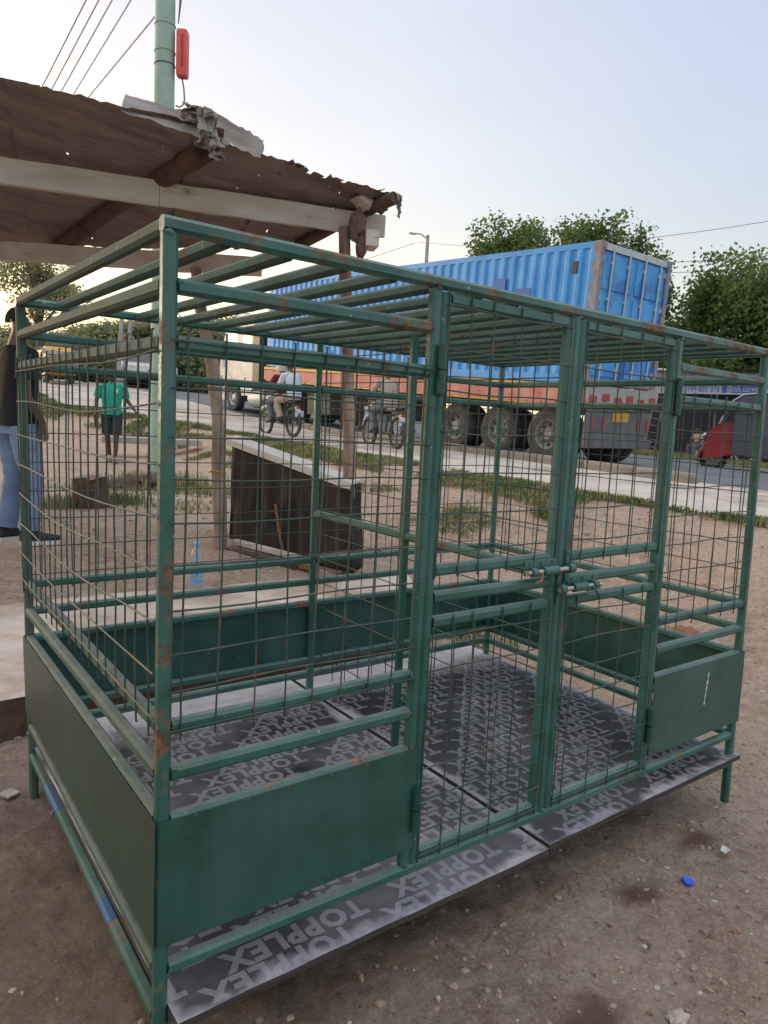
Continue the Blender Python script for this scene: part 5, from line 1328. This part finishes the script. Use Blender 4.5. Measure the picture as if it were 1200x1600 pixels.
# --- vehicles far up the road at the left
def van(label, loc, rz, c_top, c_low, L_=4.4, W_=1.75, Hh=2.0):
    t = thing('van', label, 'van', loc, rz, 'vehicles far up the road')
    secs = [(-L_/2, .45, .95), (-L_/2+.1, .35, Hh), (L_/2-1.5, .35, Hh), (L_/2-.75, .35, 1.15), (L_/2-.1, .35, 1.0), (L_/2, .45, .75)]
    b = MB(); vs = []
    for y, z0, z1 in secs: 
        w = W_/2; vs += [(-w, y, z0), (w, y, z0), (w, y, min(z1, 1.1)), (w*.88, y, z1), (-w*.88, y, z1), (-w, y, min(z1, 1.1))]
    b.add(vs, [(i*6+j, i*6+(j+1) % 6, i*6+6+(j+1) % 6, i*6+6+j) for i in range(len(secs)-1) for j in range(6)]+[(5, 4, 3, 2, 1, 0), tuple(len(secs)*6-6+j for j in range(6))]); b.build('body', c_top, t)
    MB().cbox((0, 0, .62), (W_+.03, L_*.96, .42), ch=.05).build('lower_panel', c_low, t)
    MB().add([(-.7, L_/2-.82, 1.2), (.7, L_/2-.82, 1.2), (.66, L_/2-1.42, Hh-.12), (-.66, L_/2-1.42, Hh-.12)], [(0, 1, 2, 3)]).build('windscreen', M['glass'], t).location = (0, .04, .02)
    for s_ in (-1, 1):
        MB().add([(s_*(W_/2*.995), y, z) for y, z in ((-L_/2+.5, 1.15), (L_/2-1.5, 1.15), (L_/2-1.6, Hh-.2), (-L_/2+.5, Hh-.2))], [(0, 1, 2, 3)]).build('side_window', M['glass'], t).location = (s_*.02-s_*.06*0, 0, 0)
        MB().blob((s_*.62, L_/2-.01, .80), (.13, .05, .09), 2, 0).build('headlight', M['chrome'], t, smooth_=True)
        for y in (-L_/2+.8, L_/2-.8): wheel(t, (s_*(W_/2-.1), y, .33), .33, .2, mt_rim='galv', n=20, dual=None)
    return t
van('white van with a cream front coming down the road beyond the person in green', (11.3, 36.0, z_road(11, 36)), R(162), M['white'], M['khaki'])
van('blue and white van beside the cream one, far up the road', (12.6, 36.6, z_road(12.6, 36.6)), R(162), M['tee_white'], M['jeans'])
van('small yellow topped vehicle in the distance behind the man in black', (6.9, 33.0, z_road(7, 33)), R(172), M['yellow'], M['shorts'], 2.6, 1.2, 1.6)
def sedan_like(): pass
o = van('dark vehicle farthest left on the distant road', (7.9, 37, z_road(7.9, 37)), R(180), M['shorts'], M['shorts'], 4.2, 1.75, 1.7)

# ================================================================== CAR WASH SHED AND WHAT STANDS BY IT
M['netting'] = mat('dark_shade_net', (.024, .027, .032, 1), (.042, .046, .052, 1), 2, .9, .3, 12)
M['banner'] = mat('blue_banner', (.10, .20, .62, 1), (.13, .25, .68, 1), 2, .6)
M['banner_white'] = mat('white_print', (.70, .74, .85, 1), (.62, .66, .80, 1), 3, .6)
a_ = at(1000, 640, 31); c_ = at(1330, 640, 26.5)
ax = Vector((c_.x-a_.x, c_.y-a_.y, 0)); Ls = ax.length; ax.normalize(); yaw_s = math.atan2(ax.y, ax.x)
zs_ = z_road(a_.x, a_.y)-.02
cs = thing('car_wash_shed', 'dark netted car wash shed with a long blue phone number banner', 'shed', (a_.x, a_.y, zs_), yaw_s)
b = MB(); nu = 50; vs = []
for j in range(9):
    for i in range(nu+1): vs.append((Ls*i/nu, .06*noise.noise(Vector((i*.7, j*.2, 0))), .05+2.85*j/8))
b.add(vs, [(j*(nu+1)+i, j*(nu+1)+i+1, (j+1)*(nu+1)+i+1, (j+1)*(nu+1)+i) for j in range(8) for i in range(nu)]); b.box(0, Ls, 3.0, 3.05, 0, 2.9)
b.build('net_wall', M['netting'], cs, smooth_=False)
b = MB(); 
b.add([(-.4, -.9, 3.05), (Ls+.4, -.9, 3.05), (Ls+.4, 3.4, 3.75), (-.4, 3.4, 3.75), (-.4, -.9, 2.98), (Ls+.4, -.9, 2.98), (Ls+.4, 3.4, 3.68), (-.4, 3.4, 3.68)], [(0, 1, 2, 3), (7, 6, 5, 4), (0, 4, 5, 1), (1, 5, 6, 2), (2, 6, 7, 3), (3, 7, 4, 0)]); b.build('roof', M['canvas'], cs)
for i in range(6): MB().tube([(Ls*i/5, -.15, 0), (Ls*i/5, -.15, 3.0)], .05, 8).build('post', M['tgrey'], cs)
bn_z0, bn_z1 = 2.46, 2.92
MB().box(.35, Ls, -.235, -.225, bn_z0, bn_z1).build('banner', M['banner_white'], cs)
MB().box(2.2, Ls-.02, -.242, -.237, bn_z0+.06, bn_z1-.05).build('banner_band', M['banner'], cs)
vsx, fsx = glyph_word('0749 803 076', .44); vsy, fsy = glyph_word('@mk.carwash.en', .42)
b = MB(); b.add([(v.x*.50+1.80, -.246, v.y*.85+bn_z0+.09) for v in vsx], fsx); tag(b.build('lettering', M['banner'], cs, fixn=False), kind='stuff')
MB().box(1.6, 3.25, -.2445, -.2435, bn_z0+.03, bn_z1-.03).build('banner_field', M['banner_white'], cs)
b = MB(); b.add([(v.x*.52+3.42, -.246, v.y*.85+bn_z0+.12) for v in vsy], fsy); tag(b.build('lettering', M['banner_white'], cs, fixn=False), kind='stuff')
MB().tube([(-1.2, -1.0, 3.35), (1.0, -1.1, 3.38), (3.0, -1.1, 3.22)], .05, 8).build('roof_pipe', M['white'], cs, smooth_=True)
def near_shed(x, y, dz=0): q = Vector((a_.x, a_.y, zs_)) + ax*x + Vector((ax.y, -ax.x, 0))*y; return (q.x, q.y, z_road(q.x, q.y)+dz)
sit = dict(pelvis=(0, 0, .45), chest=(0, .08, .78), neck=(0, .12, .98), head=(0, .17, 1.12), shL=(-.18, .10, .92), shR=(.18, .10, .92), elL=(-.22, .22, .66), elR=(.22, .22, .66), wrL=(-.12, .42, .60), wrR=(.12, .42, .60),
           hipL=(-.1, .03, .42), hipR=(.1, .03, .42), knL=(-.14, .44, .48), knR=(.14, .44, .48), anL=(-.13, .42, .09), anR=(.13, .42, .09), handL=(0, 1, 0), handR=(0, 1, 0))
person('person', 'person sitting low against the dark net wall left of the red rickshaw', near_shed(2.75, .9), yaw_s+PI-.5, sit, (M['khaki'], M['greyjean'], M['shorts'], M['shorts']))
st = MB().cbox((0, 0, .2), (.4, .4, .4), ch=.03).build('crate', M['white']); st.location = near_shed(2.75, .9); st.rotation_euler = (0, 0, yaw_s); tag(st, 'pale crate the seated person sits on by the net wall', 'crate')
def bicycle(loc, rz, label):
    t = thing('bicycle', label, 'bicycle', loc, 0, 'bicycles leaning by the net wall', rot=(0, R(14), rz))
    for y in (-.5, .55):
        MB().tube([(0, y+.32*math.cos(a), .33+.32*math.sin(a)) for a in [i*PI/12 for i in range(24)]], .018, 6, close=True).build('wheel', M['galv'], t, smooth_=True)
    b = MB()
    for p_, q_ in (((0, -.5, .33), (0, -.12, .30)), ((0, -.5, .33), (0, -.22, .78)), ((0, -.12, .30), (0, -.22, .85)), ((0, -.12, .30), (0, .42, .75)), ((0, -.22, .78), (0, .40, .80)), ((0, .55, .33), (0, .38, .95)), ((-.25, .30, .98), (.25, .30, .98))): b.tube([p_, q_], .018, 6)
    b.build('frame', M['galv'], t, smooth_=True); MB().cbox((0, -.24, .88), (.14, .24, .05), ch=.02).build('saddle', M['black'], t); return t
bicycle(near_shed(3.3, 1.2), yaw_s+PI/2, 'bicycle just right of the seated person by the net wall')
bicycle(near_shed(4.0, 1.3), yaw_s+PI/2+.2, 'second bicycle by the net wall, nearer the rickshaw')
bd_ = MB().cbox((0, 0, 0), (.9, .04, 1.5), ch=.01).build('white_board', M['white']); q = near_shed(-.1, 1.4, .95); bd_.location = q; bd_.rotation_euler = (R(-12), R(22), yaw_s); tag(bd_, 'white board leaning outside the left end of the net wall', 'board')
o = MB().blob((0, 0, 0), (.55, .3, .42), 3, .35, 2, 4).build('pink_bundle', mat('pink_cloth', (.6, .33, .34, 1), (.7, .5, .5, 1), 6, .9), smooth_=True); o.location = near_shed(-.95, 1.6, .75); tag(o, 'pink and white bundle on a low table behind the truck tail', 'bundle')
tb_ = thing('low_table', 'low dark table under the pink bundle behind the truck tail', 'table', near_shed(-.8, 1.6), yaw_s)
MB().cbox((0, 0, .36), (1.4, .6, .06), ch=.01).build('top', M['jeans'], tb_)
for x in (-.6, .6):
    for y in (-.24, .24): MB().box(x-.03, x+.03, y-.03, y+.03, 0, .33).build('leg', M['red'], tb_)
M['ladder'] = mat('pinkish_paint', (.30, .20, .20, 1), (.42, .30, .30, 1), 5, .7)
ld = thing('ladder', 'pale pink ladder leaning at the left end of the car wash shed', 'ladder', near_shed(.75, .7), yaw_s, rot=(R(9), R(8), yaw_s))
for x in (-.2, .2): MB().bar((x, 0, 0), (x, 0, 2.6), .04, .05).build('rail', M['ladder'], ld)
for i in range(8): MB().bar((-.2, 0, .25+i*.3), (.2, 0, .25+i*.3), .025).build('rung', M['ladder'], ld)

# ================================================================== TREES
M['leaf'] = mat('leaves', (.08, .14, .045, 1), (.21, .28, .085, 1), .9, .7, c3=(.05, .10, .035, 1), s3=3)
M['leaf_hazed'] = mat('leaves_hazed', (.22, .24, .13, 1), (.35, .36, .19, 1), .5, .8)  # leaf colour lightened to carry the distance haze
M['bark'] = mat('bark', (.09, .07, .055, 1), (.16, .13, .10, 1), 4, .95, .5)
for k in ('leaf', 'leaf_hazed'):
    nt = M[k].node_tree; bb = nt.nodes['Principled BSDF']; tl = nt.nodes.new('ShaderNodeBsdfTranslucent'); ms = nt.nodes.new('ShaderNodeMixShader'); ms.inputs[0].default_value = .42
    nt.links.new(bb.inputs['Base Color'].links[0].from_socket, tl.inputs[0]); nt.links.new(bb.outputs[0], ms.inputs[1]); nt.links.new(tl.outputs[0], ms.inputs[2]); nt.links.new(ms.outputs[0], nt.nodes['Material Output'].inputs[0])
def crown_mesh(seed, lobes, n, leaf, droop=.3):
    """lobes (c, r): leaves hang in sprays spread through each lobe"""
    rnd = random.Random(seed); vs = []; fs = []
    tot = sum(l[1][0]*l[1][1]*l[1][2] for l in lobes)**1.0
    for c, r in lobes:
        k = max(20, int(n*(r[0]*r[1]*r[2])/tot/9))
        for i in range(k):
            z = rnd.uniform(-1, 1); a = rnd.uniform(0, 2*PI); rr = rnd.random()**.45; s_ = math.sqrt(1-z*z)
            p = Vector((c[0]+r[0]*rr*s_*math.cos(a), c[1]+r[1]*rr*s_*math.sin(a), c[2]+r[2]*rr*z))
            if noise.noise(p*1.1+Vector((seed, 0, 0))) < -.22: continue
            od = Vector((s_*math.cos(a), s_*math.sin(a), z*.6+.25)).normalized()
            for j in range(9):
                q = p+od*rnd.uniform(-.2, .4)*leaf*3.5+Vector((rnd.gauss(0, 1), rnd.gauss(0, 1), rnd.gauss(0, .6)))*leaf*1.1
                u = Vector((rnd.gauss(0, 1), rnd.gauss(0, 1), rnd.gauss(0, .5)-droop)).normalized(); w = u.cross(Vector((rnd.gauss(0, 1), rnd.gauss(0, 1), rnd.gauss(0, 1)))).normalized()
                l = leaf*rnd.uniform(.6, 1.3); b0 = len(vs); vs += [q, q+u*l*.5+w*l*.36, q+u*l, q+u*l*.5-w*l*.36]; fs.append((b0, b0+1, b0+2, b0+3))
    me = bpy.data.meshes.new('crown'); me.from_pydata([tuple(v) for v in vs], [], fs); return me
def tree(label, loc, hgt, rad, seed, n=9000, leaf=.16, mt='leaf', trunk=.3, lobes=None, group='trees around the road', name='broadleaf_tree', base=.3, me=None, nl=18):
    t = thing(name, label, 'tree', loc, 0, group); rnd = random.Random(seed)
    if lobes is None:
        lobes = []
        for i in range(nl):
            a = rnd.uniform(0, 2*PI); q = rnd.random()**.6*rad*.8; zz = hgt*(base+(.92-base)*rnd.random()); k = 1-.5*abs(zz/hgt-.6)
            lobes.append(((q*math.cos(a)*k, q*math.sin(a)*k, zz), (rad*rnd.uniform(.28, .5), rad*rnd.uniform(.28, .5), hgt*rnd.uniform(.09, .16))))
    if me is None: me = crown_mesh(seed, lobes, n, leaf); me.materials.append(M[mt])
    c = bpy.data.objects.new('crown', me); COL.objects.link(c); c.parent = t
    b = MB(); b.tube([(0, 0, -.5), (.1, 0, hgt*.2), (.0, .1, hgt*.42), (.1, .0, hgt*.75)], [trunk, trunk*.8, trunk*.6, trunk*.15], 10)
    for c_, r_ in lobes[:9]: b.tube([(.03, .03, hgt*.25+.15*c_[2]), (c_[0]*.5, c_[1]*.5, c_[2]*.8), c_], [trunk*.45, trunk*.22, trunk*.06], 6)
    b.build('trunk', M['bark'], t, smooth_=True); return t, me
def gp_(u, d): q = at(u, 660, d); return (q.x, q.y, (z_road(q.x, q.y) if q.x > x_edge(q.y) else gz(q.x, q.y)))
tree('big dark green tree filling the sky right of the blue container', gp_(1118, 33), 8.7, 4.2, 21, 52000, .21, base=.12, nl=30)
tree('dark green tree at the right edge of the picture, beside the big one', gp_(1235, 31), 7.7, 3.4, 22, 40000, .21, base=.10, nl=26)
tree('tree whose top shows over the rear end of the blue container', gp_(888, 36), 11.2, 2.3, 23, 17000, .20, base=.55, nl=16)
tree('small tree top showing over the container doors', gp_(992, 36), 9.9, 1.2, 24, 6000, .18, base=.66, nl=9)
tree('tree top over the middle of the container, left of the tallest one', gp_(800, 37), 10.8, 2.6, 25, 19000, .19, base=.55, nl=16)
tree('lowest and leftmost tree top showing over the container', gp_(728, 38), 9.9, 1.6, 26, 7000, .18, base=.66, nl=9)
tree('low tree filling the gap between the container tail and the big tree', gp_(1055, 38), 7.2, 2.4, 27, 22000, .21, base=.08)
# hazy row of trees up the road at the left
t0, me0 = tree('loose airy tree standing above the hedge at the far left', gp_(62, 40), 7.6, 2.8, 31, 11000, .17, 'leaf_hazed', base=.5, nl=14)
rowx = [(-150, 60, 4.6), (-60, 58, 4.4), (20, 62, 4.8), (95, 56, 4.0), (150, 60, 5.4), (215, 58, 6.0), (275, 56, 6.2), (330, 60, 7.2), (400, 62, 7.6), (470, 66, 8.0), (560, 70, 8.2)]
meH = None
names_ = ['far left end', 'second from the left end', 'behind the head of the man in black', 'just right of the man in black', 'behind the two concrete poles', 'behind the green pole', 'left of the truck cab', 'right behind the truck cab',
          'behind the front end of the container', 'hidden mostly by the container, sixth from the left', 'behind the container, rightmost of the row']
for (u, d, hh), nm in zip(rowx, names_):
    t, me_ = tree('hazy bushy tree of the far row, '+nm, gp_(u, d), 7.5, 4.4, 40, 30000, .34, 'leaf_hazed', me=meH, base=.0, nl=30); meH = meH or me_
    k = random.uniform(.85, 1.2); t.scale = (k, k, .86*hh/7.5); t.rotation_euler = (0, 0, random.uniform(0, 6))
# low hedge bushes under the row
meB = None
for i, (u, d) in enumerate(((40, 44), (85, 46), (130, 44), (170, 46), (215, 42), (255, 44), (300, 40), (345, 43))):
    t, me_ = tree('low roadside bush in front of the far tree row, number %s from the left' % ('one two three four five six seven eight'.split()[i]), gp_(u, d), 2.6, 2.6, 55, 12000, .20, 'leaf_hazed', .08, me=meB, base=.0, nl=20, name='bush', group='roadside bushes'); meB = meB or me_
    t.rotation_euler = (0, 0, i*1.3); t['category'] = 'bush'
# poles in the distance
def far_pole(u, d, v0, label, lean=0, r=.11, lamp=False):
    q = gp_(u, d); top = at(u, v0, d).z
    t = thing('concrete_pole' if not lamp else 'street_lamp', label, 'pole' if not lamp else 'street lamp', q)
    MB().tube([(0, 0, -.3), (lean, 0, top-q[2])], [r*1.2, r*.8], 10).build('shaft', M['concrete'], t, smooth_=True)
    if lamp:
        MB().tube([(0, 0, top-q[2]-.3), (-.5, .3, top-q[2]+.05), (-.9, .5, top-q[2]+.05)], .05, 8).build('arm', M['concrete'], t, smooth_=True)
        MB().cbox((-1.1, .6, top-q[2]+.03), (.6, .25, .12), ch=.03).build('lamp_head', M['galv'], t)
far_pole(181, 33, 500, 'left one of two pale concrete poles far up the road', .25)
far_pole(189, 34, 503, 'right one of two pale concrete poles far up the road', .45)
far_pole(90, 44, 520, 'thin pale pole standing in front of the far left trees', 0, .09)
far_pole(652, 58, 376, 'street lamp standing far behind the blue container', 0, .17, True)
